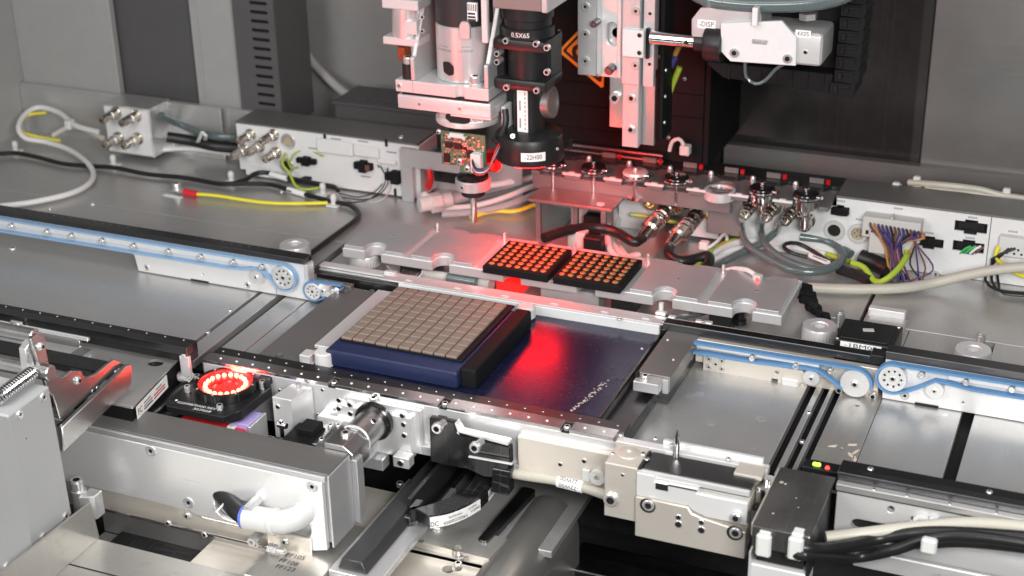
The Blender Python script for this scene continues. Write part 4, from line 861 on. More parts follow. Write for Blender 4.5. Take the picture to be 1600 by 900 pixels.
# circuit board with its parts
zb0, zb1 = PY(720, 263, 131).z, PY(720, 208, 131).z
pb = part(t, 'circuit_board', MB().prism([(-122, zb0+2), (-104, zb0+2), (-104, zb0-4), (-80, zb0-4), (-80, zb0+2), (-78, zb0+2), (-78, zb1), (-122, zb1)], 'XZ', 131, 132.8, [], .1), 'pcb')
random.seed(4); tin, cap, res = MB(), MB(), MB()
for k in range(150):
    x, z = random.uniform(-120, -80), random.uniform(zb0+3, zb1-2); w_, h_ = random.choice(((1.6, .9), (.9, 1.6), (1.0, .8), (2.2, 1.2)))
    (tin, cap, tin, res)[k % 4].box(x-w_/2, x+w_/2, 130.3, 131, z-h_/2, z+h_/2, 0)
part(pb, 'solder_points', tin, 'tin', kind='stuff'); part(pb, 'resistors', cap, 'black', kind='stuff'); part(pb, 'capacitors', res, 'pcb_tan', kind='stuff')
for px, py, w_, h_ in ((701, 226, 7, 6), (715, 228, 8, 6), (734, 241, 6, 8), (698, 246, 6, 9), (726, 232, 4, 3)):
    p = PY(px, py, 130); o = part(pb, 'chip', MB().box(p.x-w_/2, p.x+w_/2, 129.2, 131, p.z-h_/2, p.z+h_/2, .2), 'black')
    g = MB()
    for k in range(4): g.box(p.x-w_/2+.6+k*w_/4.2, p.x-w_/2+1.2+k*w_/4.2, 130.2, 131, p.z+h_/2, p.z+h_/2+1.6, 0).box(p.x-w_/2+.6+k*w_/4.2, p.x-w_/2+1.2+k*w_/4.2, 130.2, 131, p.z-h_/2-1.6, p.z-h_/2, 0)
    part(o, 'pins', g, 'tin')
p = PY(714, 212, 130); part(pb, 'white_socket', MB().box(p.x-7, p.x+7, 127.6, 131, p.z-1.6, p.z+2.4, .4).box(p.x-8.6, p.x-6, 128, 131, p.z-3, p.z, .3).box(p.x+6, p.x+8.6, 128, 131, p.z-3, p.z, .3), 'plastic_white')
p = PY(747, 253, 130); ws = part(pb, 'wire_socket', MB().box(p.x-5, p.x+5, 124, 131, p.z-9, p.z+9, .5), 'plastic_white')
for k in range(7): part(ws, 'contact', MB().box(p.x-5.6, p.x-4.8, 125, 128, p.z-8+k*2.5, p.z-6.8+k*2.5, 0), 'tin')
for k, m in enumerate(('cable_black', 'wire_violet', 'wire_blue', 'cable_white', 'wire_brown', 'cable_red')):
    part(ws, 'wire', MB().tube([(p.x-3, 124, p.z+4-k*1.9), (p.x+3, 119, p.z-2-k*1.2), (p.x+12, 122, p.z-1-k*.8), (p.x+18, 132, p.z+8+k*1.3), (p.x+18, 142, p.z+18)], .8, 6, step=3), m)
for px, py, r in ((718, 252, 3), (730, 264, 3.4), (685, 206, 2.5)):
    p = PY(px, py, 130); screw(pb, (p.x, 131, p.z), (0, -1, 0), r, 2, 'button')
p = PY(722, 252, 130); part(pb, 'red_led', MB().box(p.x-.5, p.x+2.5, 129.4, 131, p.z-1.5, p.z+1.5, .2), 'red_plastic')
# nozzle shaft and its ring
zn = PY(736, 284, 150).z
nz = part(t, 'nozzle_ring', MB().lathe((-100, 150, zn-6), (0, 0, 1), [(13, 0), (16.4, .8), (16.4, 9.4), (15.4, 10.4), (12, 10.4)], 40), 'alu_matt')
part(nz, 'hub', MB().lathe((-100, 150, zn+4), (0, 0, 1), [(15, 0), (14.6, 3), (11, 5), (6, 5.6), (6, 10), (0, 10)], 36), 'black_gloss'); part(nz, 'skirt', MB().cyl((-100, 150, zn-12), (-100, 150, zn-6.2), 11.2, 28), 'black_anod')
part(nz, 'shaft', MB().cyl((-100, 150, 52), (-100, 150, zn-12), 2.9, 16), 'chrome'); screw(nz, (-103.5, 133.8, zn), (0, -1, 0), 1.6, .6, 'hole')
p = PY(764, 252, 146); lm = part(t, 'red_lamp', MB().box(p.x-3, p.x+8, 145, 156, p.z-10, p.z+10, 1), 'red_clear'); part(lm, 'lamp_core', MB().box(p.x-1, p.x+6, 144, 145, p.z-7, p.z-1, .4), 'led_glow')
part(t, 'side_sheet', MB().box(-70, -66, 150, 182, zr0-4, zr1+6, .5), 'white_panel'); part(t, 'side_cable', MB().tube([(-66, 150, zr1+4), (-64, 146, zr1-8), (-70, 142, zr0-10), (-74, 140, zb0+30)], 3, 10), 'cable_black')

# ---- black camera beside the head ---------------------------------------------------------
t = thing('inspection_camera', 'black camera column with a wide ring lamp, right of the pick head', 'camera', (-43, 162, 118))
cx, cyy = -47.6, 162.0
part(t, 'ring_lamp', MB().lathe((cx, cyy, 119), (0, 0, 1), [(27, 0), (31, 1), (31.6, 3), (31.6, 22), (30, 25), (20, 28), (16, 29)], 56), 'black_anod')
part(t, 'lamp_glass', MB().ring((cx, cyy, 118.2), (0, 0, 1), 27, 12, .9, 40, 0, .2), 'lamp_red')
part(t, 'tube', MB().lathe((cx, cyy, 146), (0, 0, 1), [(15, 0), (14, 1), (14, 42), (15, 44)], 40), 'black_anod')
part(t, 'clamp_tube', MB().cyl((cx, cyy, 190), (cx, cyy, 234), 18.5, 36), 'black_anod'); part(t, 'upper_clamp', MB().box(-73, -23, 141, 184, 224, 234, 3, seg=2), 'black_anod'); part(t, 'lower_clamp', MB().box(-73, -23, 141, 184, 188, 198, 3, seg=2), 'black_anod'); part(t, 'side_block', MB().box(-78, -67, 150, 186, 190, 232, 2), 'black_anod'); part(t, 'stem_bracket', MB().box(-72, -57, 166, 188, 150, 190, 1.5), 'black_anod'); part(t, 'rear_block', MB().box(-36, -26, 160, 190, 188, 234, 2), 'black_anod')
part(t, 'lens_barrel', MB().lathe((cx, cyy, 234.2), (0, 0, 1), [(22, 0), (23.6, .6), (23.6, 9), (21, 9.6), (21, 16), (23, 17), (23, 40)], 48), 'black_anod')
text(t, '0.5X65', (cx+2, cyy-23.8, 239), (1, 0, 0), (0, 0, 1), 4.2, 'print_white', curve=((cx, cyy), 23.7))
part(t, 'dark_cap', MB().box(-70, -24, 136, 158, 262, 276, .8), 'anodised_dark'); part(t, 'cap_side', MB().box(-23.8, -18, 134, 190, 262, 280, .8).box(-66, -24, 160, 190, 276.5, 428, 1), 'alu_matt')
for px, py in ((790, 64), (837, 69), (791, 137), (838, 142), (854, 75), (854, 113), (775, 85), (775, 98)):
    p = PY(px, py, 139); screw(t, (p.x, 142 if px > 780 else 150, p.z), (0, -1, 0), 3.0, 4 if px > 780 else 10, 'cap')
part(t, 'focus_wheel', MB().lathe((-40, cyy+8, 170), (1, 0, .1), [(14, 0), (14.5, 12), (13.5, 13), (12, 13), (12, 11), (0, 11)], 36), 'anodised_dark')
ls = part(t, 'label_strip', MB().box(cx-5.5, cx+4.5, cyy-14.8, cyy-13.6, 148, 187, .1), 'label_white')
for k in range(9): part(ls, 'print', MB().box(cx+1.6, cx+2.6, cyy-15, cyy-14.8, 150.5+k*4, 152.6+k*4+(k % 3)*.4, 0), 'ink_grey')
for z0 in (152, 168): part(ls, 'print', MB().box(cx-3.4, cx-2, cyy-15, cyy-14.8, z0, z0+9, 0), 'ink_grey')
a = math.radians(-62); m = MB(); n = 8
vs = [];
for k in range(n+1):
    b_ = a+(k-n/2)*.088
    for z in (126.2, 134.4): vs.append((cx+31.9*math.cos(b_), cyy+31.9*math.sin(b_), z))
m.hull(vs, [(2*k, 2*k+2, 2*k+3, 2*k+1) for k in range(n)])
part(t, 'label', m, 'label_white'); pc = (cx+31.9*math.cos(a), cyy+31.9*math.sin(a), 130.2); text(t, '-22H00', pc, (1, 0, 0), (0, 0, 1), 4.6, width=15.5, curve=((cx, cyy), 32.0))
screw(t, (cx-6, cyy-24, 146.5), (0, -1, .4), 2.4, 1.5, 'flat'); screw(t, (cx+30, cyy-9, 134), (1, -.4, 0), 1.6, 1.2, 'flat')
hl = part(t, 'rear_red_fill', MB().box(-34, -18, 188, 195, 120, 130, .8), 'black_anod'); part(hl, 'fill_face', MB().box(-32, -20, 195, 195.6, 121.5, 128, .1), 'led_glow')  # added housing and glowing face, not a real part of the camera
area('rear_red_fill_light', (-26, 197, 124), (20, 275, 62), 11, 11, .22, (1, .02, .012), 'DISK')  # added red fill light for the rack and the lower column
rl = area('ring_lamp_light', (cx, cyy, 117), (cx, cyy, 0), 46, 46, .03, (1, .012, .01), 'DISK'); rl.data.spread = math.radians(120)

# ---- vertical axis column ----------------------------------------------------------------
t = thing('axis_column', 'pinkish aluminium vertical axis column with slots and screws', 'column', (15, 222, 122))
part(t, 'left_bar', MB().box(-20.5, -3, 214, 224, 185, 520, .6), 'alu_matt')
part(t, 'slotted_plate', MB().prism([(-3, 184), (22, 184), (22, 520), (-3, 520)], 'XZ', 219, 224, [[(a_, b_) for b_, a_ in slotp(212.5, 235.5, 10.8, 6, 8)]], .4), 'alu_bright')
part(t, 'plate_back', MB().box(-2, 48, 226, 240, 190, 520, .5), 'alu_matt'); part(t, 'channel_bead', MB().box(-3, 1.5, 216.5, 219, 186, 520, .8).box(16, 20, 217, 219, 186, 520, .8), 'alu')
part(t, 'centre_bar', MB().box(22.4, 39, 213, 224, 181, 520, .5), 'alu_matt'); part(t, 'right_strip', MB().box(40.5, 51, 218, 224, 179, 520, .4), 'alu_matt')
cb = part(t, 'carriage', MB().box(24, 44, 208, 217.6, 208, 233, .8), 'white_panel'); part(t, 'carriage_gap', MB().box(44.2, 47, 214, 218, 206, 234, .2), 'black')
for z in (213, 229): screw(cb, (40.5, 208, z), (0, -1, 0), 2.4, 1, 'hole')
for px, py in ((915, 10), (915, 53), (915, 95)): p = PY(px, py, 214); screw(t, (p.x, 214, p.z), (0, -1, 0), 4.0, 1.8, 'flat')
for px, py in ((994, 17), (993, 102)): p = PY(px, py, 213); screw(t, (p.x, 213, p.z), (0, -1, 0), 4.2, 1.8, 'flat')
for px, py in ((1016, 21), (1015, 100)): p = PY(px, py, 218); screw(t, (p.x, 218, p.z), (0, -1, 0), 1.8, .8, 'hole')
p = PY(933, 34, 214); part(t, 'pin', MB().cyl((p.x, 218, p.z), (p.x, 204, p.z), 3.2, 14).cyl((p.x, 204.2, p.z), (p.x, 203.5, p.z), 2.2, 12), 'dark_steel'); p = PY(955, 106, 216); part(t, 'knob_pin', MB().cyl((p.x, 222, p.z), (p.x, 208, p.z-1), 4.2, 14, 0, 1), 'dark_steel')
part(t, 'slot_screw', MB().cyl((13, 232, 224), (13, 226, 224), 5, 14), 'screw_steel')
part(t, 'lower_plate', MB().box(6.5, 22, 226, 230, 134, 190, .5), 'plate_metal'); part(t, 'linear_rail', MB().prism([(22.6, 216), (38, 216), (38, 222), (36, 224), (38, 227), (38, 232), (22.6, 232)], 'XY', 120, 190, [], .4), 'alu_matt')
part(t, 'outer_plate', MB().box(39, 51, 224, 228, 121, 186, .5), 'plate_metal')
p = PY(962, 152, 226); screw(t, (p.x, 226, p.z), (0, -1, 0), 5.2, 4, 'cap')
for px, py in ((987, 153), (986, 202)): p = PY(px, py, 216); screw(t, (p.x, 216, p.z), (0, -1, 0), 4.0, 2.2, 'cap')
part(t, 'black_cover', MB().box(52, 56, 232, 262, 124, 520, .6), 'black_matt')
for z in (140, 165, 190, 215): screw(t, (56, 238, z), (1, 0, 0), 1.8, 1.5, 'button')

# ---- dispenser bracket, shaft and cable chain ------------------------------------------------
t = thing('dispenser_bracket', 'white and silver bracket with the code 09XP00 at the top right', 'bracket', (160, 215, 215))
part(t, 'face_plate', MB().prism([(PY(x, y, 196).x, PY(x, y, 196).z) for x, y in ((1127, 36), (1222, 32), (1245, 58), (1244, 102), (1142, 95), (1127, 79))], 'XZ', 194, 198, [], .4), 'white_panel')
part(t, 'body', MB().box(*(lambda a, b: (a.x, b.x, 198.2, 246, b.z, a.z))(PY(1150, 42, 198), PY(1283, 106, 198)), 5, seg=3), 'alu')
arm = [(PY(x, y, 200).x, PY(x, y, 200).z) for x, y in ((1081, 30), (1095, 12), (1140, 10), (1190, 22), (1190, 46), (1128, 46), (1122, 60), (1081, 57))]
part(t, 'arm', MB().prism(rpoly(arm, 2), 'XZ', 199, 236, [], .5), 'alu_matt')
part(t, 'lug', MB().box(*(lambda p: (p.x-2, p.x+3, 188, 200, p.z-8, p.z+8))(PY(1181, 24, 194)), .6), 'white_panel')
part(t, 'riser', MB().cyl(PY(1111, 22, 212), PY(1111, 22, 212)+Vector((0, 0, 172)), 5, 16), 'steel'); part(t, 'nut', MB().cyl(PY(1263, 30, 214), PY(1263, 20, 214), 8, 6), 'steel')
for px, py in ((1148, 82), (1231, 91)): p = PY(px, py, 194); screw(t, (p.x, 194, p.z), (0, -1, 0), 4.0, 2.4, 'cap')
p = PY(1258, 82, 197); screw(t, (p.x, 198.2, p.z), (0, -1, 0), 2.0, .5, 'hole')
def tagl(pw, px, py, s, w_, h_, y, flip=False, under='label_white'):
    p = PY(px, py, y)
    if under: part(pw, 'label', MB().box(p.x-w_/2-1, p.x+w_/2+1, y-.4, y, p.z-h_/2, p.z+h_/2, 0), under)
    text(pw, s, (p.x, y-.4, p.z), (-1, 0, 0) if flip else (1, 0, 0), (0, 0, -1) if flip else (0, 0, 1), h_*.62, width=w_-1)
tagl(t, 1104, 38, '-DISP', 14, 7.5, 199); tagl(t, 1188, 65, '-09XP00', 15, 7, 194, True, None); tagl(t, 1255, 53, '4X05', 11, 6.5, 198.2)
sh = thing('drive_shaft', 'short polished shaft with black coupling between column and bracket', 'shaft', (78, 205, 224))
p = PY(1060, 62, 205); part(sh, 'shaft', MB().cyl((52, 205, p.z), (93, 205, p.z), 6.2, 24), 'chrome'); part(sh, 'cross_hole', MB().cyl((86, 199.2, p.z), (86, 198.7, p.z), 2.0, 12, 0, 0), 'hole')
part(sh, 'coupling', MB().lathe((92, 205, p.z), (1, 0, 0), [(6, 0), (8.4, .6), (8.4, 10), (15, 10.4), (16, 12), (16, 26), (13, 27)], 32), 'black_anod')
ch = thing('cable_chain', 'black cable drag chain curving down behind the white bracket', 'cable chain', (200, 245, 185))
for k in range(20):
    z = 187+k*11.6; x = 222-(2.5 if k == 0 else 0)+min(k, 10)*.3
    o = part(ch, 'link', MB().prism(rpoly([(x-11, z), (x+9, z-1), (x+11, z+3), (x+11, z+12.4), (x+6, z+10.6), (x-11, z+10.6)], 1.2), 'XZ', 226, 258, [], .5), 'black_matt')
    part(o, 'bar', MB().box(x-8, x-4, 224.4, 226, z+2, z+9, .5).box(x-4, x+6, 224.8, 226, z+6.5, z+9, .4), 'black')
part(ch, 'lower_tray', MB().prism(rpoly([(92, 204), (112, 190), (208, 186), (210, 203)], 2), 'XZ', 232, 262, [], .6), 'black_matt'); part(ch, 'inner_plate', MB().box(95, 211, 252, 256, 198, 428, 1), 'black_matt')
for k in range(7): part(ch, 'rib', MB().box(116+k*14, 118+k*14, 231, 232.2, 189.5-k*.3, 203, .3), 'black')
single('coolant_hose', 'fat grey green hose arching over the white bracket at the top', 'hose', MB().tube([PY(1070, -150, 210), PY(1080, -30, 205), PY(1100, -4, 203), PY(1150, 5, 202), PY(1210, 7, 202), PY(1270, 4, 202), PY(1320, -8, 203), PY(1350, -40, 205), PY(1360, -150, 210)], 7, 16).tube([PY(1150, -20, 215), PY(1200, -6, 212), PY(1260, -8, 212), PY(1310, -25, 214)], 6, 12), 'hose_teal')
single('bracket_cable', 'thin clear looped cable hanging below the white bracket', 'cable', MB().tube([PY(1164, 96, 204), PY(1166, 120, 206), PY(1180, 131, 206), PY(1195, 126, 206), PY(1212, 108, 208), PY(1225, 100, 210)], 1.5, 8), 'hose_teal')
ew = thing('earth_wire', 'yellow green and blue earth wire on the black panel right of the column', 'wire', PY(1045, 190, 250))
part(ew, 'upper', MB().tube([PY(1062, 70, 262), PY(1055, 85, 262), PY(1048, 100, 262)], 2.6, 8), 'wire_orange'); part(ew, 'sleeve', MB().tube([PY(1055, 88, 260), PY(1046, 105, 260)], 3.6, 8), 'wire_blue')
part(ew, 'lower', MB().tube([PY(1062, 105, 262), PY(1055, 122, 262), PY(1048, 140, 262), PY(1043, 160, 262)], 2.8, 8), 'cable_green'); part(ew, 'lug_sleeve', MB().tube([PY(1043, 158, 262), PY(1039, 178, 262)], 3.8, 8), 'wire_blue')
single('tube_loop', 'small clear hose loop behind the rack beside the column', 'hose', MB().tube([PY(1046, 236, 325), PY(1050, 222, 325), PY(1060, 217, 325), PY(1067, 224, 325), PY(1068, 238, 325)], 2, 8).box(*(lambda p: (p.x-5, p.x+5, 320, 330, p.z-5, p.z+5))(PY(1071, 234, 325)), 1), 'nylon')
single('clipped_cable', 'dim grey cable held by a tie on the dark right wall', 'cable', MB().tube([PY(1130, 140, 452), PY(1110, 170, 450), PY(1090, 190, 448), PY(1072, 210, 448)], 4, 8).box(*(lambda p: (p.x-10, p.x+10, 440, 452, p.z-7, p.z+7))(PY(1090, 192, 448)), 2), 'wall_dark')

gb = thing('gantry_beam', 'grey cross beam above that carries the pick head and the camera', 'beam', (0, 215, 430))
part(gb, 'beam', MB().box(-420, 420, 128, 300, 430, 500, 2), 'alu_matt'); part(gb, 'rail', MB().box(-420, 420, 122, 127.8, 440, 455, .6), 'steel')
# ================================================================== FRONT LEFT: COVER, RING LIGHT CAMERA
t = thing('electronics_box', 'flat steel box with an FC label and a round hole', 'box', (-300, -160, 0))
zc = 24.0
A_, B_, C_, D_ = PZ(286, 552, zc), PZ(207, 636, zc), Vector((-420, -225, zc)), Vector((-420, -152, zc))
ho = PZ(243, 567, zc); hp = [(ho.x+5.6*math.cos(a*.3142)*1.25, ho.y+5.6*math.sin(a*.3142)) for a in range(20)]
poly = [(-420, B_.y), (B_.x, B_.y), (A_.x, A_.y), (-328, A_.y), (-328, -152), (-420, -152)]
part(t, 'lid', MB().prism(rpoly(poly, 1.5), 'XY', zc-2, zc, [hp], .3), 'steel'); part(t, 'inside', MB().prism([(x+(1 if x < -300 else -2), y) for x, y in poly], 'XY', zc-22, zc-2.3), 'black_matt')
dv = Vector((A_.x-B_.x, A_.y-B_.y, 0)).normalized(); nv = Vector((dv.y, -dv.x, 0))
lc = Vector((B_.x, B_.y, 0))+dv*32+Vector((0, 0, zc-8.5))+nv*.3
lb = part(t, 'label', MB().obox(lc, dv, nv, (0, 0, 1), 54, .5, 11, .1), 'label_white')
text(lb, 'FC', lc-dv*22+nv*.25, dv, (0, 0, 1), 5.4, width=7)
for i, (o_, z_, w_, m) in enumerate(((-9, 2.6, 12, 'ink_grey'), (-8, 0, 15, 'ink_grey'), (-8, -2.4, 15, 'ink'), (12, 2.6, 10, 'ink_grey'), (12, 0, 20, 'red_plastic'), (12, -2.4, 20, 'red_plastic'))):
    part(lb, 'print', MB().obox(lc+dv*o_+nv*.3+Vector((0, 0, z_)), dv, nv, (0, 0, 1), w_, .1, 1.2, 0), m)
for px, py in ((186, 539), (264, 553)): screw(t, PZ(px, py, zc), r=2.4, h=1.6, kind='button')
p = PZ(135, 555, zc); part(t, 'slot_mark', MB().box(p.x-14, p.x-2, p.y-16, p.y+10, zc, zc+.2, 0), 'anodised_dark')

t = thing('upward_camera', 'black upward camera with a glowing red LED ring', 'camera', (-188, -165, -10))
DZ = 11.0; rc = PZ(352, 596, 20); rx, ry = rc.x, rc.y
part(t, 'housing', MB().prism(rpoly([(rx-33, ry-34), (rx+24, ry-34), (rx+30, ry-26), (rx+32, ry+18), (rx+22, ry+23), (rx-30, ry+23), (rx-36, ry+10)], 4), 'XY', DZ-7, 2+DZ, [], .8), 'black_anod'); part(t, 'lens_tube', MB().cyl((rx, ry, -30), (rx, ry, DZ-7.2), 17, 28), 'black_anod')
part(t, 'ring_wall', MB().ring((rx, ry, 2+DZ), (0, 0, 1), 25.4, 22, 7, 48), 'black_gloss')
bowl = part(t, 'lamp_bowl', MB().lathe((rx, ry, 1.5+DZ), (0, 0, 1), [(9, 1.5), (10, 3), (16, 4), (21.8, 6), (21.8, 7)], 48, cap=False), 'red_clear')
part(t, 'glass', MB().cyl((rx, ry, 1.5+DZ), (rx, ry, 3.2+DZ), 9.4, 28), 'led_glow')
me = None
for k in range(20):
    a = 2*math.pi*k/20; q = MB().sphere((0, 0, 0), 1.9, 10); 
    if me is None: me = finish(q, 'led_core', Vector()); me.name = 'led'
    else: q.bm.free()
    o = bpy.data.objects.new('led', me); col.objects.link(o); o.parent = t; o.location = (Vector((rx+16.2*math.cos(a), ry+16.2*math.sin(a), 6.4+DZ))-ORG[t])*S
for k in range(24):
    a = 2*math.pi*(k+.5)/24; 
    if k % 3 == 0: screw(t, (rx+23.6*math.cos(a), ry+23.6*math.sin(a), 9+DZ), r=1.0, h=.6, kind='dot')
for dx, dy, z in ((-27, -14, 4), (-8, 27, 2), (27, 12, 6), (12, -28, 2), (-31, 6, 3)): screw(t, (rx+dx, ry+dy, z+DZ-4), r=2.8, h=7, kind='cap')
part(t, 'corner_block', MB().box(rx+20, rx+31, ry+10, ry+22, 2+DZ, 9+DZ, 1), 'black_anod')
text(t, '02209870300 REV 01', (rx-4, ry-37+5.2, 2.0+DZ), (1, .02, 0), (0, 1, 0), 3.0, 'print_white', width=40); text(t, '307028', (rx+1, ry-37+.4, 2.0+DZ), (1, .02, 0), (0, 1, 0), 3.0, 'print_white', width=16)
part(t, 'front_lip', MB().prism(rpoly([(rx-30, ry-40), (rx+22, ry-40), (rx+30, ry-26), (rx-33, ry-33.8)], 3), 'XY', DZ-4, 1.9+DZ, [], .4), 'black_anod')
part(t, 'white_dot', MB().cyl((rx-27, ry-30, 1.9+DZ), (rx-27, ry-30, 2.3+DZ), 1.2, 10), 'print_white')
lr = area('led_ring_light', (rx, ry, 3.6+DZ), (rx+70, ry+260, 230), 16, 16, .45, (1, .012, .01), 'DISK'); lr.data.spread = math.radians(100)
single('red_plate', 'red lit base plate beneath the upward camera', 'plate', MB().box(rx-25, rx+34, ry-44, ry-5, -14, -2, 1), 'red_plastic')  # red light of the LED ring is put into the plate's colour
t = thing('acrylic_block', 'small violet clear block beside the upward camera', 'block', (-150, -205, -25)); 
p = PZ(381, 652, 2); part(t, 'block', MB().box(p.x-6, p.x+10, p.y-10, p.y+12, -30, 2, .8), 'violet_acryl'); part(t, 'cap', MB().box(p.x-8, p.x-1, p.y-14, p.y-8, -8, 0, 1), 'nylon'); part(t, 'wall', MB().box(p.x+10.2, p.x+13, p.y-12, p.y+13, -32, 2, .6), 'alu_matt')
single('camera_cable', 'black sleeved cable from the LED ring camera past the FC label', 'cable', MB().tube([PZ(310, 600, 4), PZ(285, 610, 2), PZ(262, 628, -4), PZ(240, 645, -10), PZ(215, 660, -16)], 6, 12).tube([PZ(330, 628, 0), PZ(290, 640, -4), PZ(250, 655, -10), PZ(230, 670, -16)], 4.6, 10), 'cable_black')
t = thing('cable_flag', 'white cable flag with dark print near the LED ring', 'label', PZ(295, 590, 8)); c = PZ(296, 591, 9)
part(t, 'flag', MB().tube([PZ(283, 588, 8), PZ(290, 588, 9.5), PZ(298, 591, 9.5), PZ(304, 597, 8)], 4.6, 12), 'label_white'); text(t, '-22E', PZ(296, 591, 14.2), (1, -.25, 0), (.2, 1, .3), 4.0, width=11)

# ---- parts on the front rail -------------------------------------------------------------
t = thing('stop_block', 'silver cube block on the front rail right of the LED ring', 'block', (-115, -146, -10))
a, b = PY(427, 623, -158), PY(457, 660, -158)
part(t, 'block', MB().prism([(a.x, -160), (a.x+17, -160), (a.x+22, -134), (a.x+4, -134)], 'XY', -22, a.z+3, [], .6), 'alu'); screw(t, (a.x+5, -160, a.z-5), (0, -1, 0), 2.2, .8, 'hole'); screw(t, (a.x+13, -140, a.z+3), r=2.6, h=5, kind='dot')
t = thing('micro_switch', 'black micro switch with a small silver lever', 'switch', (-120, -178, -20))
p = PZ(466, 676, -4); q = PZ(450, 690, -4)
part(t, 'body', MB().box(p.x-6, p.x+18, p.y-24, p.y+12, -26, -2, .8).box(p.x+2, p.x+17, p.y-6, p.y+11, -2, 4, .8), 'black_matt'); part(t, 'arm', MB().box(q.x-14, q.x+8, q.y-14, q.y+4, -22, -4, .8), 'black')
r_ = PZ(448, 660, 2); part(t, 'lever', MB().cyl((r_.x, r_.y-8, -8), (r_.x, r_.y-8, 8), 1.8, 10).cyl((r_.x-3, r_.y-8, 4), (r_.x+5, r_.y-8, 4), 2.6, 12), 'chrome')
for dx, dz in ((-10, -8), (-4, -10), (4, -12)): part(t, 'terminal', MB().cyl((q.x+dx, q.y-15, dz), (q.x+dx, q.y-20, dz), 2, 10), 'nickel')
part(t, 'wire_hook', MB().tube([PZ(428, 684, -8), PZ(415, 682, -4), PZ(412, 688, -8), PZ(414, 692, -12)], .9, 6), 'chrome')
t = thing('slide_guide', 'steel linear guide with clamps behind the round shaft', 'guide', (-85, -160, -20))
a, b = PZ(485, 692, -12), PZ(565, 665, -4)
part(t, 'base', MB().box(a.x, a.x+46, a.y-16, a.y+34, -24, -12, .6), 'alu_matt'); part(t, 'rail', MB().box(a.x+4, a.x+12, a.y-12, a.y+36, -12, -4, .5).box(a.x+20, a.x+42, a.y+2, a.y+30, -12, -7, .5), 'steel_y')
cl_ = part(t, 'clamp_top', MB().prism([(b.x-36, b.y-6), (b.x+10, b.y-6), (b.x+10, b.y+8), (b.x-36, b.y+8)], 'XY', -4, 1, [slotp(b.x-28, b.x-21, b.y+1, 2.4, 5), slotp(b.x-17, b.x-10, b.y+1, 2.4, 5)], .4), 'alu_bright')
for px, py in ((517, 668), (529, 668), (503, 690), (499, 705)): screw(t, PZ(px, py, -4), r=2.4, h=3, kind='cap')
part(t, 'edge', MB().box(a.x-2, a.x+46, a.y-18, a.y-16.2, -14, -9, .3), 'alu_bright')
t = thing('shaft_mount', 'polished round shaft with black flange on a silver mounting plate', 'shaft', (-62, -160, -20))
f0, f1 = PY(530, 630, -137), PY(655, 700, -137)
part(t, 'mount_plate', MB().box(f0.x, f1.x-4, -142, -133, -25, 12.5, 1), 'alu'); part(t, 'back_plate', MB().box(f0.x+6, f1.x+2, -136.8, -132.8, -22, 17.5, .8), 'alu')
part(t, 'corner_lug', MB().box(f1.x-16, f1.x-2, -152, -142.2, -28, -18, .8), 'alu'); screw(t, (f1.x-9, -152, -23), (0, -1, 0), 3, 1, 'hole')
part(t, 'lower_block', MB().box(f1.x-46, f1.x-26, -150, -138, -36, -25.2, .8), 'alu_matt')
for px, py in ((547, 632), (629, 649), (631, 663), (632, 680), (530, 625), (530, 638), (548, 646)): p = PY(px, py, -142); screw(t, (p.x, -142, p.z), (0, -1, 0), 2.5, 1.0, 'hole')
for px, py in ((567, 611), (681, 627)): p = PZ(px, py, 19); 
screw(t, (f0.x+30, -135, 17.5), r=3.4, h=3, kind='cap')
sc_ = PY(600, 658, -142); sx_, sz_ = -56.0, sc_.z
part(t, 'flange', MB().lathe((sx_, -142.2, sz_), (0, -1, 0), [(15, 0), (16, .6), (16, 5), (15, 6), (12, 6)], 40), 'black_gloss')
part(t, 'shaft', MB().cyl((sx_, -146, sz_), (sx_, -176, sz_), 12.6, 40, 0, .8), 'steel_y'); part(t, 'flat_section', MB().prism(rpoly([(sx_-12, sz_-12), (sx_+12, sz_-12), (sx_+12, sz_+4), (sx_+4, sz_+10), (sx_-12, sz_+10)], 1), 'XZ', -202, -176.2, [], .5), 'steel_y')
part(t, 'wire_ring', MB().ring((sx_, -175.5, sz_), (0, -1, 0), 13.3, 12.4, 1.6, 40), 'alu_bright'); screw(t, (sx_-2, -186, sz_+10), r=3.8, h=2.4, kind='cap'); screw(t, (sx_+8, -160, sz_+9.6), (.6, 0, .8), 2.6, .8, 'hole')

# ================================================================== SLIDE HOUSING (front left bar) AND ITS FITTING
t = thing('slide_housing', 'long rectangular aluminium housing across the lower left', 'housing', (-160, -220, -50))
slot = slotp(-147, -63, -36.5, 10.5, 10)
slot = [(x, z-(x+147)*.03) for x, z in slot]
part(t, 'front_panel', MB().prism([(-300, 4.5), (-300, -47), (-172, -47), (-166, -50), (-72, -50), (-66, -58.5), (-50.5, -54), (-50.5, 4.5)], 'XZ', -238, -234, [slot], .5), 'alu_bright')
part(t, 'body', MB().box(-300, -47.5, -233.6, -203, -50, 9, .8), 'alu_matt')
part(t, 'top_sheet', MB().box(-300, -47, -235, -202.5, 9.2, 10.6, .3), 'anodised_dark'); part(t, 'top_edge', MB().box(-300, -48, -238, -235.3, 5, 9.6, .4), 'alu_matt')
part(t, 'end_cap', MB().box(-47.2, -45.6, -236, -203, -52, 9.4, .3), 'alu_matt'); part(t, 'rear_cap', MB().box(-49, -41, -202.4, -192, -50, 5, .5), 'alu_matt')
for px, py in ((236, 704), (488, 760), (295, 785)): p = PY(px, py, -238); screw(t, (p.x, -238, p.z), (0, -1, 0), 4.6, .9, 'flat', mats=('alu_matt', 'hole'))
p = PY(293, 805, -236); screw(t, (p.x, -236, p.z), (0, -1, 0), 3.2, 2, 'button')
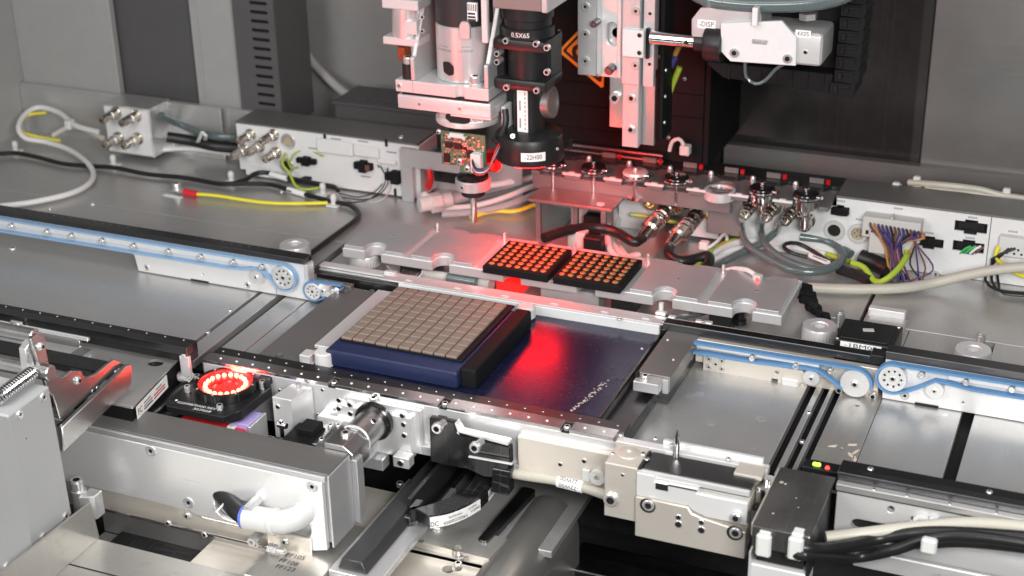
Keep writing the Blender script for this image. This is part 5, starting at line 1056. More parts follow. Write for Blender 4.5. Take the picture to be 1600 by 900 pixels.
part(t, 'under_plate', MB().prism([(-290, -48), (-165, -48), (-160, -52), (-68, -52), (-66, -60), (-80, -66), (-290, -70)], 'XZ', -236, -233, [], .4), 'warm_steel')
p = PY(446, 844, -240); part(t, 'corner_clip', MB().box(p.x-16, p.x+22, -240.5, -238.2, p.z-9, p.z+6, 1.2), 'warm_steel'); screw(t, (p.x, -240.6, p.z-.5), (0, -1, 0), 3.3, 2, 'button')
t = thing('elbow_fitting', 'white plastic elbow fitting with a blue ring plugged into the housing', 'fitting', (-85, -250, -48))
e0, e1, e2 = PY(386, 808, -250), PY(430, 815, -250), PY(455, 815, -250)
part(t, 'body', MB().tube([e0, e1, (e0+e1)/2+(e1-e0)*.55], 9.6, 24, smooth=False).tube([e1, e1+(e2-e1)*.55, e2+Vector((2, 7, 0)), e2+Vector((3, 20, 1))], 9.0, 24, step=2.5), 'plastic_white')
part(t, 'release_ring', MB().cyl(e0+(e0-e1).normalized()*3, e0+(e0-e1).normalized()*.2, 9.0, 24), 'blue_ring'); part(t, 'collar', MB().lathe(e1, e1-e0, [(9.8, -3), (10.2, -2), (10.2, 1), (9.6, 2)], 24), 'plastic_white')
h = thing('air_hose', 'black air hose running into the slot behind the elbow fitting', 'hose', e0); d_ = (e0-e1).normalized()
part(h, 'hose', MB().tube([e0+d_*1, e0+d_*10+Vector((0, 3, 2)), e0+d_*24+Vector((0, 12, 4)), e0+d_*40+Vector((0, 22, 6))], 7.2, 18), 'cable_black'); 
p = e0+d_*22+Vector((0, 2.8, 6)); [part(h, 'print', MB().obox(p+Vector((-k*1.1, -k*.4, -k*1.3)), (-.8, -.3, -1), (1, 0, -.6), (0, 1, 0), 1.0, 1.6, .6, 0), 'print_white') for k in range(6)]
for i, (px, py, l) in enumerate(((404, 780, 16), (403, 837, 10))):
    p = PY(px, py, -238); single('hex_standoff', ('hexagonal metal standoff above the white elbow fitting', 'hexagonal metal standoff below the white elbow fitting')[i], 'standoff', MB().lathe((p.x, -238, p.z), (0, -1, 0), [(4, 0), (4.2, 1), (4.2, l-.6), (3.8, l), (1.8, l), (1.6, l-3), (0, l-3)], 6), 'alu_matt', group='hex standoffs')

# ---- channel and floor in front of it ---------------------------------------------------------
t = thing('channel_tray', 'dark folded steel channel hanging under the slide housing', 'channel', (-180, -250, -95))
x0, x1 = PZ(150, 800, -62).x, PY(415, 850, -252).x
part(t, 'web', MB().box(x0, x1-3, -241, -239.4, -84, -62, .4), 'steel_dull'); part(t, 'floor', MB().box(x0, x1, -278, -241.2, -85.5, -84.2, .3), 'steel_dull')
part(t, 'rod', MB().cyl((x0-4, -243, -61), (x1-4, -243, -61), 1.2, 10), 'chrome'); part(t, 'end_flange', MB().box(x1-1.6, x1, -262, -241, -84, -62, .5), 'steel')
part(t, 'lower_edge', MB().box(x0+6, x1, -263.4, -262.2, -84.5, -80, .3), 'steel')
for px, py in ((263, 817), (320, 835), (400, 850)): p = PY(px, py, -243); screw(t, (p.x, -242.5, p.z), (0, -1, 0), 2.6, 2, 'cap')
p = PY(425, 855, -248); part(t, 'nut', MB().cyl((x1+1, -250, p.z), (x1+9, -250, p.z), 4.2, 6).cyl((x1+9, -250, p.z), (x1+15, -250, p.z), 2.6, 12), 'screw_steel')
zf = -60.0
t = thing('base_plate', 'stainless base plate in the lower left with printed feeder codes', 'plate', (-200, -290, zf))
g1, g2, g3, g4 = PZ(138, 838, zf), PZ(420, 905, zf), PZ(60, 905, zf), PZ(20, 895, zf)
part(t, 'front_sheet', MB().box(g1.x-60, -42, -420, g1.y, zf-5, zf, .5), 'deck_steel_worn')
p1 = PZ(405, 872, zf); part(t, 'code_sheet', MB().box(p1.x, -42, g1.y+.5, -192, zf-5, zf, .5), 'deck_steel_worn')
for px, py, s in ((464, 860, 'FF070'), (462, 870, 'FF105'), (451, 879, 'FF108'), (446, 888, 'FF123')):
    text(t, s, PZ(px, py, zf), (1, 0, 0), (0, 1, 0), 5.0, 'ink', width=15.5)
a, b = PZ(92, 877, zf), PZ(165, 898, zf); part(t, 'seam', MB().box(a.x, b.x+80, a.y-1, a.y+.4, zf, zf+.15, 0), 'hole')
w1, w2, w3 = PX(142, 784, -226), PX(150, 828, -226), PX(10, 905, -226)
part(t, 'upstand', MB().prism([(w1.y, w1.z), (w2.y+3, zf), (-430, zf), (-430, w3.z+10)], 'YZ', -228, -226, [], .4), 'deck_steel_worn')
part(t, 'pit_strip', MB().box(g1.x, -60, g1.y+.8, -235, zf-24, zf-20, 0), 'black_gloss')

# ---- near grey cover, spring, bracket and rollers -----------------------------------------------
t = thing('grey_cover', 'large light grey machine cover at the left edge', 'cover', (-400, -300, -110))
def sidepoly(pts, X_): return [(PX(x, y, X_).y, PX(x, y, X_).z) for x, y in pts]
part(t, 'inner_panel', MB().prism(sidepoly([(77, 603), (113, 803), (52, 872), (12, 650)], -233), 'YZ', -420, -233, [], 1.2), 'box_grey')
part(t, 'outer_panel', MB().prism(sidepoly([(15, 655), (56, 876), (20, 905), (-200, 1010), (-240, 700), (0, 652)], -229.5), 'YZ', -420, -229.5, [], 1.2), 'box_grey')
for px, py in ((67, 620), (30, 647), (102, 806), (67, 838), (10, 884)): p = PX(px, py, -229.5 if px < 20 else -233); screw(t, (-229.5 if px < 20 else -233, p.y, p.z), (1, 0, 0), 3.2, 1.6, 'flat')
p = PX(40, 685, -233); screw(t, (-233, p.y, p.z), (1, 0, 0), 1.0, .4, 'hole')
t = thing('toggle_clamp', 'steel clamp foot with a cap screw beside the grey cover', 'clamp', (-270, -230, -75))
a = PY(118, 764, -262); part(t, 'barrel', MB().cyl((a.x+3, -262, -60), (a.x+3, -262, a.z), 6, 20), 'steel'); part(t, 'jaw', MB().prism([(a.x+6, -268), (a.x+17, -262), (a.x+17, -252), (a.x+6, -252)], 'XY', a.z-24, a.z-3, [], .6), 'alu_matt')
screw(t, (a.x+2, -262, a.z), r=5, h=9, kind='cap')
t = thing('spring_bracket', 'red lit steel lever plate with screws and two feet', 'bracket', (-285, -200, 0))
XB = -245
bp_ = sidepoly([(48, 530), (58, 522), (70, 526), (72, 545), (78, 575), (88, 588), (98, 590), (112, 580), (128, 580), (132, 592), (150, 585), (178, 562), (190, 566), (191, 582), (178, 592), (165, 592), (150, 612), (94, 655), (84, 620), (76, 612)], XB)
part(t, 'lever_plate', MB().prism(bp_, 'YZ', XB-3, XB, [], .4), 'steel_y')
fb = sidepoly([(95, 668), (196, 572), (203, 569), (205, 576), (204, 604), (98, 706)], XB+5); part(t, 'front_bar', MB().prism(fb, 'YZ', XB+2, XB+6, [], .6), 'steel_y')
part(t, 'gap', MB().prism(sidepoly([(90, 665), (180, 588), (190, 590), (100, 680)], XB), 'YZ', XB-1, XB+2, []), 'black')
for px, py, r in ((62, 541, 3.4), (120, 594, 3.6), (181, 581, 1.5), (186, 578, 1.5), (152, 606, 1.5), (145, 611, 1.5)): p = PX(px, py, XB); screw(t, (XB, p.y, p.z), (1, 0, 0), r, 3 if r > 3 else .6, 'button' if r > 3 else 'hole')
for i, (y0, y1) in enumerate(((514, 538), (566, 592))):
    a, b = PX(52, y0, -251), PX(52, y1, -251); zc_ = (a.z+b.z)/2; r_ = (a.z-b.z)/2
    single('roller', ('upper of the two steel rollers at the left edge', 'lower of the two steel rollers at the left edge')[i], 'roller', MB().cyl((-480, a.y, zc_), (-250+i*14, a.y, zc_), abs(r_)*.98, 32, 0, .8), 'steel_y', group='steel rollers')
a = PX(40, 530, -292); part(t, 'fork', MB().prism(sidepoly([(36, 545), (48, 528), (52, 600), (42, 598)], -251), 'YZ', -255, -249, [], .5), 'steel')
b = PX(110, 565, -300); single('dark_panel', 'dark recessed panel between the rollers and the steel box', 'panel', MB().box(-420, -262, -192, -172, 24.4, 30, 1), 'black_gloss')
s0, s1 = PX(-8, 625, -247), PX(50, 582, -247); d = s1-s0; L = d.length; u = d.normalized(); n1 = u.cross(Vector((1, 0, 0))).normalized(); n2 = u.cross(n1); pts = []
for k in range(16*14+1):
    th = 2*math.pi*k/14; pts.append(s0+d*(k/(16*14))+(n1*math.cos(th)+n2*math.sin(th))*4.6)
single('coil_spring', 'tight steel coil spring above the grey cover', 'spring', MB().tube(pts, .95, 6, smooth=False), 'chrome')

# ================================================================== FRONT CENTRE: BLACK ARM, LOWER PLATES
t = thing('optic_arm', 'glossy black curved arm labelled DC with part number', 'arm', (20, -160, -42))
bk = [(PY(x, y, -141).x, PY(x, y, -141).z) for x, y in ((675, 648), (713, 655), (716, 668), (724, 676), (800, 694), (801, 720), (790, 742), (760, 740), (735, 728), (700, 722), (677, 716))]
part(t, 'back_plate', MB().prism(bk, 'XZ', -146, -139, [], .5), 'black_gloss'); part(t, 'plate_edge', MB().prism([(PY(x, y, -141).x, PY(x, y, -141).z) for x, y in ((714, 657), (719, 671), (798, 692), (798, 686), (724, 669), (716, 655))], 'XZ', -146, -138.8, [], .4), 'alu_bright')
for px, py in ((685, 667), (744, 697)): p = PY(px, py, -156); o = part(t, 'bolt_shank', MB().cyl((p.x+2, -149, p.z+1), (p.x, -156, p.z), 3.0, 12), 'steel'); screw(t, (p.x, -156, p.z), (0, -1, 0), 4.4, 4, 'cap')
za, zb = -44.0, -33.0
outer = [PZ(x, y, za) for x, y in ((672, 826), (700, 821), (728, 810), (750, 797), (762, 785), (783, 757), (797, 735))]; inner = [PZ(x, y, zb) for x, y in ((800, 716), (768, 720), (742, 728), (744, 748), (735, 760), (716, 772), (690, 784), (665, 792), (644, 800))]
P = [(q.x, q.y) for q in outer]+[(q.x-2.5, q.y-0) for q in [PZ(x, y, zb) for x, y in ((800, 712), (770, 716), (748, 728), (746, 745), (733, 762), (708, 777), (678, 788), (645, 797))]]+[(PZ(646, 812, za).x, PZ(646, 812, za).y)]
part(t, 'arc', MB().prism(P, 'XY', za, zb, [], .6), 'black_gloss')
part(t, 'web', MB().prism([(-139.5, -10), (-147, -14), (-151, zb), (-139.5, zb)], 'YZ', PY(770, 730, -146).x, PY(798, 730, -146).x, [], .6), 'black_gloss'); part(t, 'rib', MB().obox((PY(738, 714, -150)+PY(795, 724, -150))/2, PY(795, 724, -150)-PY(738, 714, -150), (0, 1, 0), (0, 0, 1), 36, 2, 1.2, .2), 'alu_bright')
def arclabel(par, pts, z0, z1, strs):
    sp3 = spline([Vector((q.x, q.y, 0)) for q in pts], 3); vs = []
    for i, q in enumerate(sp3):
        tg = (sp3[min(i+1, len(sp3)-1)]-sp3[max(i-1, 0)]).normalized(); nr = Vector((tg.y, -tg.x, 0))
        for z in (z0, z1): vs.append(q+nr*.7+Vector((0, 0, z)))
    o = part(par, 'label', MB().hull(vs, [(2*k, 2*k+2, 2*k+3, 2*k+1) for k in range(len(sp3)-1)]), 'label_white')
    for s, u, z, h_, w_ in strs:
        i = int(u*(len(sp3)-1)); tg = (sp3[min(i+1, len(sp3)-1)]-sp3[max(i-1, 0)]).normalized(); nr = Vector((tg.y, -tg.x, 0)); text(o, s, sp3[i]+nr*.9+Vector((0, 0, z)), tg, (0, 0, 1), h_, width=w_)
arclabel(t, outer[:4], za+.6, zb-.6, (('DC', .12, za+3.8, 4.2, 6), ('PartNumber', .48, za+7.4, 2.2, 12), ('92000220065', .46, za+3.4, 2.9, 21), ('SerialNo', .84, za+7.8, 2.0, 9), ('V1028483', .86, za+4.4, 2.3, 10)))
arclabel(t, outer[4:6], za+.8, zb-.8, (('-22H00', .5, za+5.2, 3.6, 13),))
part(t, 'end_cap', MB().box(*(lambda p: (p.x-3, p.x+3, p.y-4, p.y+8, za-6, zb-1))(PZ(650, 806, za)), .5), 'dark_steel')
single('arm_cable', 'cream cable from the black arm running right along the rail', 'cable', MB().tube([PZ(794, 738, -20), PZ(830, 744, -20), PZ(870, 750, -20), PZ(910, 760, -20), PZ(950, 774, -20), PZ(985, 785, -20)], 4.2, 14), 'cable_cream')
t = thing('cable_flag', 'white cable flag printed 22W00 upside down on the cream cable', 'label', PZ(895, 756, -20)); f0_, f1_ = PZ(872, 751, -20), PZ(912, 761, -20)
part(t, 'flag', MB().cyl(f0_, f1_, 4.9, 18), 'label_white'); q = (f0_+f1_)/2; dx = (f0_-f1_).normalized(); text(t, '-22W00', q+Vector((0, -2.4, 4.4)), dx, (0, -.85, -.5), 3.6, width=16); text(t, '-22W00', q+Vector((0, -4.9, .4)), dx, (0, -.1, -1), 3.2, width=16)

zp = -62.0
t = thing('lower_rail', 'black angled rail on an aluminium strip, front centre', 'rail', (-45, -150, zp))
r0, r1 = PZ(528, 888, zp+6), PZ(640, 822, zp+6)
part(t, 'strip', MB().box(r0.x-6, r0.x+36, r0.y-4, r0.y+130, zp, zp+6, .6), 'alu_matt')
part(t, 'rail', MB().prism([(r0.x, zp+6.2), (r0.x+24, zp+6.2), (r0.x+20, zp+16), (r0.x+4, zp+16)], 'XZ', r0.y, r0.y+220, [], .6), 'rail_dark'); part(t, 'rail_back', MB().prism([(r0.x+21.4, zp+6.4), (r0.x+27, zp+6.4), (r0.x+27, zp+30), (r0.x+23, zp+30)], 'XZ', r0.y+70, r0.y+220, [], .5), 'black_anod')
p = PZ(604, 830, zp+6); screw(t, (p.x, p.y, zp+6), r=6, h=.7, kind='hole')
for px, py in ((625, 760), (636, 762)): screw(t, PZ(px, py, -70), r=3, h=4, kind='cap')
t = thing('lower_rail', 'dark flat steel rail beside the black angled rail', 'rail', (-10, -120, zp)); a = PZ(660, 770, zp+8)
part(t, 'bar', MB().box(a.x-3, a.x+17, a.y-24, a.y+90, zp+2, zp+9, .6).box(a.x-2, a.x+3, a.y-22, a.y+90, zp+9, zp+13, .4), 'dark_steel'); screw(t, PZ(662, 772, zp+9), r=1.6, h=1.2, kind='button')
part(t, 'latch', MB().box(a.x-1, a.x+11, a.y-44, a.y-24.4, zp+2, zp+14, .6), 'dark_steel'); part(t, 'latch_slot', MB().box(a.x+1.5, a.x+8, a.y-38, a.y-33, zp+14, zp+14.2, 0), 'hole')
t = thing('feeder_plate', 'stepped steel plate with drilled holes and codes, front centre', 'plate', (20, -190, zp))
p0, p1 = PZ(632, 838, zp), PZ(790, 870, zp)
hh = [(PZ(698, 853, zp), 2.2), (PZ(715, 857, zp), 4.6)]
part(t, 'upper_step', MB().prism([(p0.x-6, p0.y-2), (p0.x+72, p0.y-4), (p0.x+74, p0.y+26), (p0.x-2, p0.y+26)], 'XY', zp-6, zp, [circ(q.x, q.y, r, 16) for q, r in hh], .4), 'deck_steel_worn')
part(t, 'hole_floor', MB().box(p0.x-4, p0.x+70, p0.y-2, p0.y+24, zp-9, zp-7, 0), 'steel')
hh = [(PZ(624, 870, zp-10), 3), (PZ(701, 889, zp-10), 5), (PZ(714, 888, zp-10), 4)]
part(t, 'lower_step', MB().prism([(p0.x-14, p0.y-44), (p0.x+70, p0.y-44), (p0.x+72, p0.y-4.4), (p0.x-8, p0.y-4.4)], 'XY', zp-16, zp-10, [circ(q.x, q.y, r, 16) for q, r in hh], .4), 'warm_steel'); part(t, 'lower_floor', MB().box(p0.x-12, p0.x+68, p0.y-43, p0.y-6, zp-20, zp-17, 0), 'hole')
part(t, 'front_step', MB().box(p0.x-22, p0.x+70, p0.y-76, p0.y-44.4, zp-12, zp-6, .5), 'deck_steel_worn')
part(t, 'back_sheet', MB().box(p0.x-8, p0.x+110, p0.y+26.4, p0.y+120, zp-10, zp-4, .4), 'deck_steel')
part(t, 'left_sheet', MB().box(-150, p0.x-22.4, p0.y-90, p0.y+60, zp-10, zp-5, .4), 'warm_steel')
text(t, 'FF108', PZ(648, 844, zp), (1, 0, 0), (0, 1, 0), 4.6, width=14); text(t, '105', PZ(634, 850, zp), (1, 0, 0), (0, 1, 0), 4.6, width=9); text(t, 'FF', PZ(724, 871, zp), (1, 0, 0), (0, 1, 0), 4.6, width=6)
screw(t, PZ(684, 826, zp), r=4.6, h=4, kind='button'); screw(t, PZ(716, 884, zp-10), r=3, h=3, kind='cap')
t = thing('rounded_cover', 'rounded dark steel cover sloping away at the bottom centre', 'cover', (75, -180, -100))
c0, c1 = PZ(755, 890, -60), PZ(850, 760, -60); cxx = c0.x+10
pr = [(cxx+24*math.cos(a*math.pi/12)*1.0, -88+28*math.sin(a*math.pi/12)) for a in range(0, 13)]
part(t, 'shell', MB().prism([(cxx+24, -180)]+pr+[(cxx-24, -180)], 'XZ', -330, -100), 'steel_dull')
part(t, 'slot_bar', MB().prism(rpoly([(cxx-30, -176), (cxx-22, -178), (cxx-14, -95), (cxx-26, -95)], 3), 'XY', -66, -60, [], .5), 'dark_steel'); p = PZ(785, 820, -68); part(t, 'pocket', MB().box(p.x-6, p.x+6, p.y-4, p.y+4, -68, -65.5, .3), 'steel')

# ================================================================== FRONT RIGHT: CYLINDER BLOCK, COVER
t = thing('gripper_block', 'shiny steel clamping block with dark sliding lid on the front rail', 'gripper', (200, -160, -30))
L0, L1 = PY(945, 725, -176), PY(1000, 800, -176)
part(t, 'left_block', MB().prism([(145, -15), (169.4, -15), (169.4, 29.6), (145, 29.6)], 'XZ', -176, -139, [], .6), 'warm_steel')
part(t, 'round_cap', MB().lathe((157, -158, 29.6), (0, 0, 1), [(8, 0), (8, .6), (7, 1), (2, 1), (1.6, .2), (0, .2)], 28), 'warm_steel')
for px, py, r in ((957, 709, 1.6), (1010, 717, 2.2), (1005, 709, 2.6)): screw(t, PZ(px, py, 29.7), r=r, h=1, kind='button')
p = PY(955, 780, -176); screw(t, (p.x, -176, p.z), (0, -1, 0), 5.4, 2.4, 'cap'); p = PY(973, 742, -176); screw(t, (p.x, -176, p.z), (0, -1, 0), 1.4, .5, 'hole')
rp = part(t, 'front_plate', MB().prism([(169.8, -24), (250, -24), (250, -2), (218, 2.5), (211, 4.5), (208, 9), (169.8, 9)], 'XZ', -180, -172, [], .6), 'warm_steel')
part(t, 'mid_body', MB().box(169.8, 250, -171.6, -139, -18, 20.5, .6), 'warm_steel')
part(t, 'upper_plate', MB().prism([(169.8, 9.3), (208, 9.3), (211, 6), (221, 3), (250, 3), (250, 20.8), (214, 20.8), (214, 23.4), (183, 23.4), (183, 28), (169.8, 28)], 'XZ', -178.5, -171.8, [], .5), 'anodised')
part(t, 'dark_notch', MB().box(184, 193, -179, -178.6, 18, 23, 0), 'hole'); part(t, 'gap', MB().box(193, 214, -178.9, -178.6, 22.5, 23.6, 0), 'hole')
part(t, 'lid', MB().box(172, 250, -172, -148, 26.6, 28.6, .4), 'dark_steel'); part(t, 'lid_edge', MB().box(172, 250, -175, -172.2, 24, 28.2, .4), 'alu_bright'); part(t, 'lid_side', MB().box(169.6, 171.8, -174, -150, 26, 30.2, .4), 'black_anod')
for px, py in ((1012, 790), (1148, 833)): p = PY(px, py, -180); part(t, 'counterbore', MB().cyl((p.x, -179.8, p.z), (p.x, -180.3, p.z), 5.8, 20, 0, 0), 'hole'); screw(t, (p.x+.8, -180.2, p.z+1), (0, -1, 0), 4.4, 1.8, 'cap')
for px, py in ((1060, 808), (1060, 819), (1096, 816), (1096, 828)): p = PY(px, py, -180); screw(t, (p.x, -180, p.z), (0, -1, 0), 2.3 if py in (808, 816) else 3.0, .6, 'hole')
p = PY(1151, 807, -178); screw(t, (p.x, -179, p.z), (0, -1, 0), 4, 2.6, 'cap')
part(t, 'back_slide', MB().box(143, 255, -146, -138, 24, 30, .5).box(176, 250, -137.6, -134, 24, 33, .5), 'alu_bright')
for px, py in ((1024, 686), (1050, 696), (1082, 697), (1138, 718), (970, 680), (1114, 703)): screw(t, PZ(px, py, 31.5), r=2.0, h=1.4, kind='button')
part(t, 'corner_plate', MB().box(234, 254, -158, -142, 27.6, 30.4, .4), 'warm_steel'); part(t, 'bushing', MB().cyl((256, -160, 10), (256, -160, 25), 5, 16).cyl((258, -152, 4), (258, -152, 28), 4, 14), 'chrome')
t = thing('spike_pin', 'pointed steel pin standing upright on the gripper block', 'pin', (193, -140, 24)); p = PZ(1057, 709, 30)
part(t, 'pin', MB().lathe((p.x, p.y, 17), (0, 0, 1), [(0, 0), (2.0, 7), (2.6, 9), (3.4, 11), (2.4, 14), (2.8, 17), (2.6, 24), (.2, 33)], 18), 'chrome'); part(t, 'base', MB().box(p.x-9, p.x-2, p.y-1, p.y+5, 22, 29, .5), 'steel')
t = thing('sensor_cover', 'dark bent steel cover box over the right end of the gripper block', 'cover', (283, -180, -10))
part(t, 'hood', MB().box(262.5, 301.5, -214, -138, 26.5, 30.2, 1.2, seg=2), 'hood_steel'); part(t, 'right_wall', MB().box(299, 301.4, -213, -150, -4, 26.3, .4), 'black_anod'); part(t, 'left_lip', MB().box(261.2, 262.3, -213.6, -140, 20, 29.6, .4), 'warm_steel')
part(t, 'front_wall', MB().prism(rpoly([(262.6, 13), (301.2, 13), (301.2, 29.4), (262.6, 29.4)], 1.5), 'XZ', -216, -213.8, [], .6), 'hood_steel'); part(t, 'inner', MB().box(265, 297, -211, -142, 0, 26, 0), 'hole')
part(t, 'lower_box', MB().box(262, 299.5, -212.6, -188, -34, -3, .8), 'anodised'); part(t, 'lower_edge', MB().box(260.4, 261.9, -212.4, -190, -32, 6, .3), 'alu_bright')
for dx, dy, r_ in ((-12, 18, 1.6), (-9, 17, 1.0), (2, 2, .6), (-8, -22, .9), (6, -9, .5)): screw(t, (280+dx, -176+dy, 30.2), r=r_, h=.15, kind='dot', mats=('warm_steel', 'hole'), name='scuff')
t = thing('indicator_leds', 'green and red status lamps beside the dark cover box', 'lamp', (290, -130, 22)); a, b = PZ(1277, 725, 26), PZ(1293, 730, 26)
part(t, 'base', MB().box(a.x-10, b.x+10, a.y-5, a.y+7, 10, 25, .6), 'black'); part(t, 'green_lamp', MB().cyl((a.x-3, a.y, 25.5), (a.x+2.4, a.y, 25.5), 1.5, 12, 0, .6), 'led_green'); part(t, 'red_lamp', MB().sphere((b.x, b.y, 25.2), 1.7, 12), 'led_red')

# ---- front right cables -------------------------------------------------------------------
single('cream_cable', 'thick cream cable along the right front rail', 'cable', MB().tube([PY(1290, 840, -180), PY(1345, 834, -170), PY(1420, 825, -162), PY(1500, 818, -160), PY(1570, 820, -160), PY(1680, 832, -160)], 4.3, 16), 'cable_cream')
bc = [[(1178, 800, 14), (1184, 835, 4), (1210, 858, -2), (1250, 866, -2), (1290, 868, -2), (1340, 870, -4), (1400, 858, -4), (1450, 842, -2), (1520, 838, 0), (1680, 860, 0)],
      [(1185, 792, 10), (1192, 828, 8), (1215, 846, 5), (1255, 856, 3), (1300, 855, 0), (1370, 842, -2), (1440, 832, 0), (1520, 833, 2), (1680, 845, 2)],
      [(1300, 858, 0), (1380, 850, -2), (1440, 850, -4), (1520, 848, -4), (1680, 866, -4)]]
for i, q in enumerate(bc):
    single('black_cable', ('lowest looping black cable tied to the dark cover box', 'middle black cable coming round the dark cover box', 'short black cable under the cream cable at right')[i], 'cable', MB().tube([PZ(c[0], c[1], c[2]) if c[0] < 1230 else PY(c[0], c[1], (-219 if c[0] < 1270 else -200 if c[0] < 1320 else -172)+i*3) for c in q], (4.2, 4.0, 3.6)[i], 12), 'cable_black', group='black cables at the right front')
for i, (px, py) in enumerate(((1195, 847), (1245, 852))):
    p = PY(px, py, -216); single('cable_tie', ('left white cable tie on the dark cover box', 'right white cable tie on the dark cover box')[i], 'cable tie', MB().box(p.x-5, p.x+5, -221.5, -216.4, p.z-9, p.z+8, 1.4).box(p.x-4, p.x+4, -216.6, -208, p.z+6, p.z+9, .8), 'nylon', group='ties on the dark cover box')
p = PY(1452, 852, -190); single('cable_tie', 'small white cable tie below the cream cable at right', 'cable tie', MB().box(p.x-5, p.x+5, -194, -188, p.z-5, p.z+6, 1.4), 'nylon')
t = thing('lower_beam', 'pale beam edge below the black cables at bottom right', 'beam', (420, -150, -40)); part(t, 'beam', MB().box(320, 640, -152, -120, -30, -16, .8), 'alu'); part(t, 'under_rod', MB().cyl((380, -168, -14), (640, -168, -14), 2.5, 10), 'steel')
# ================================================================== CABLES AND TIES ON THE DECK
def zt(l): return [PZ(*c) for c in l]
single('loop_cable', 'thick grey cable looping at the far left wall', 'cable', MB().tube(zt([(152, 206, 30), (118, 196, 30), (92, 176, 34), (60, 168, 36), (38, 180, 32), (29, 200, 24), (40, 216, 14), (72, 222, 8), (108, 234, 6), (136, 254, 6), (146, 272, 5), (138, 288, 5), (108, 303, 5), (50, 316, 5), (0, 322, 5), (-60, 330, 5)]), 3.2, 12), 'cable_white')
single('loop_cable', 'second grey cable in the loop at the far left', 'cable', MB().tube(zt([(160, 216, 24), (125, 200, 26), (105, 200, 24), (82, 212, 16)]), 3.2, 10), 'cable_cream')
single('earth_wire', 'yellow green wire inside the grey cable loop', 'wire', MB().tube(zt([(72, 176, 33), (45, 180, 30), (31, 194, 24), (36, 207, 17), (60, 214, 11), (94, 220, 9)]), 1.9, 8), 'cable_yellow')
single('cable_tie', 'white tie holding the grey loop cables together', 'cable tie', MB().box(*(lambda p: (p.x-4, p.x+4, p.y-6, p.y+6, p.z-5, p.z+6))(PZ(109, 195, 28)), 1.5), 'nylon')
single('deck_cable', 'black cable clipped along the left rear deck', 'cable', MB().tube(zt([(-40, 236, 5), (0, 240, 5), (25, 239, 5), (60, 246, 4), (100, 256, 4), (150, 260, 4), (180, 262, 5), (230, 272, 4), (290, 278, 4), (340, 287, 4), (362, 287, 5), (420, 288, 4), (455, 298, 4), (500, 310, 4), (522, 316, 4), (545, 320, 4), (560, 332, 4), (556, 343, 3.5), (520, 370, 3), (484, 397, 2)]), 2.6, 10), 'cable_black')
single('deck_cable', 'black branch cable rising towards the long white box', 'cable', MB().tube(zt([(364, 287, 5), (385, 280, 6), (400, 271, 8), (420, 270, 8), (455, 279, 8), (500, 288, 8), (522, 292, 7), (528, 298, 6)]), 2.6, 10).tube(zt([(466, 284, 8), (476, 278, 9), (486, 279, 9)]), 2.2, 8), 'cable_black')
for i, (px0, py0, px1, py1, z) in enumerate(((423, 272, 448, 279, 8), (450, 296, 477, 304, 4))):
    single('cable_sleeve', ('white marker sleeve on the upper black cable', 'white marker sleeve on the lower black cable')[i], 'sleeve', MB().cyl(PZ(px0, py0, z), PZ(px1, py1, z), 3.2, 12), 'label_white', group='white marker sleeves')
tl = ('tie mount on the black cable at the left edge', 'tie mount on the black cable left of the yellow cable', 'tie mount where the black cable forks', 'tie mount at the bend of the black cable', 'tie on the upper branch of the black cable', 'tie behind the lower marker sleeve')
for i, (px, py) in enumerate(((25, 236), (178, 258), (362, 284), (522, 320), (520, 285), (505, 303))):
    p = PZ(px, py+2, 0); k = thing('tie_mount', 'white cable '+tl[i], 'cable tie', (p.x, p.y, 0), 'tie mounts on the left deck')
    part(k, 'base', MB().box(p.x-7, p.x+7, p.y-6, p.y+6, .1, 2.6, .8), 'nylon'); part(k, 'head', MB().lathe((p.x, p.y, 2.6), (0, 0, 1), [(3.4, 0), (2.8, 3), (3.6, 6), (3.6, 8), (2.6, 11), (0, 12)], 14), 'nylon')
t = thing('earth_cable', 'bright yellow cable with a red sleeve screwed to the left deck', 'cable', PZ(290, 300, 0))
part(t, 'wire', MB().tube(zt([(304, 303, 4), (340, 306, 4), (385, 313, 3), (420, 317, 3), (460, 318, 3), (512, 317, 3)]), 1.9, 12), 'cable_yellow'); part(t, 'red_sleeve', MB().cyl(PZ(288, 300, 5), PZ(307, 304, 4.2), 4.0, 16), 'red_plastic')
p = PZ(280, 302, 0); part(t, 'lug', MB().box(p.x-7, p.x+12, p.y-5, p.y+5, 3, 4.4, .4), 'tin'); screw(t, (p.x-2, p.y, 4.4), r=4.6, h=7, kind='cap'); q = PZ(270, 307, 0); part(t, 'label', MB().obox((q.x, q.y, .2), (1, -.1, 0), (.1, 1, 0), (0, 0, 1), 24, 6, .3, 0), 'label_white')
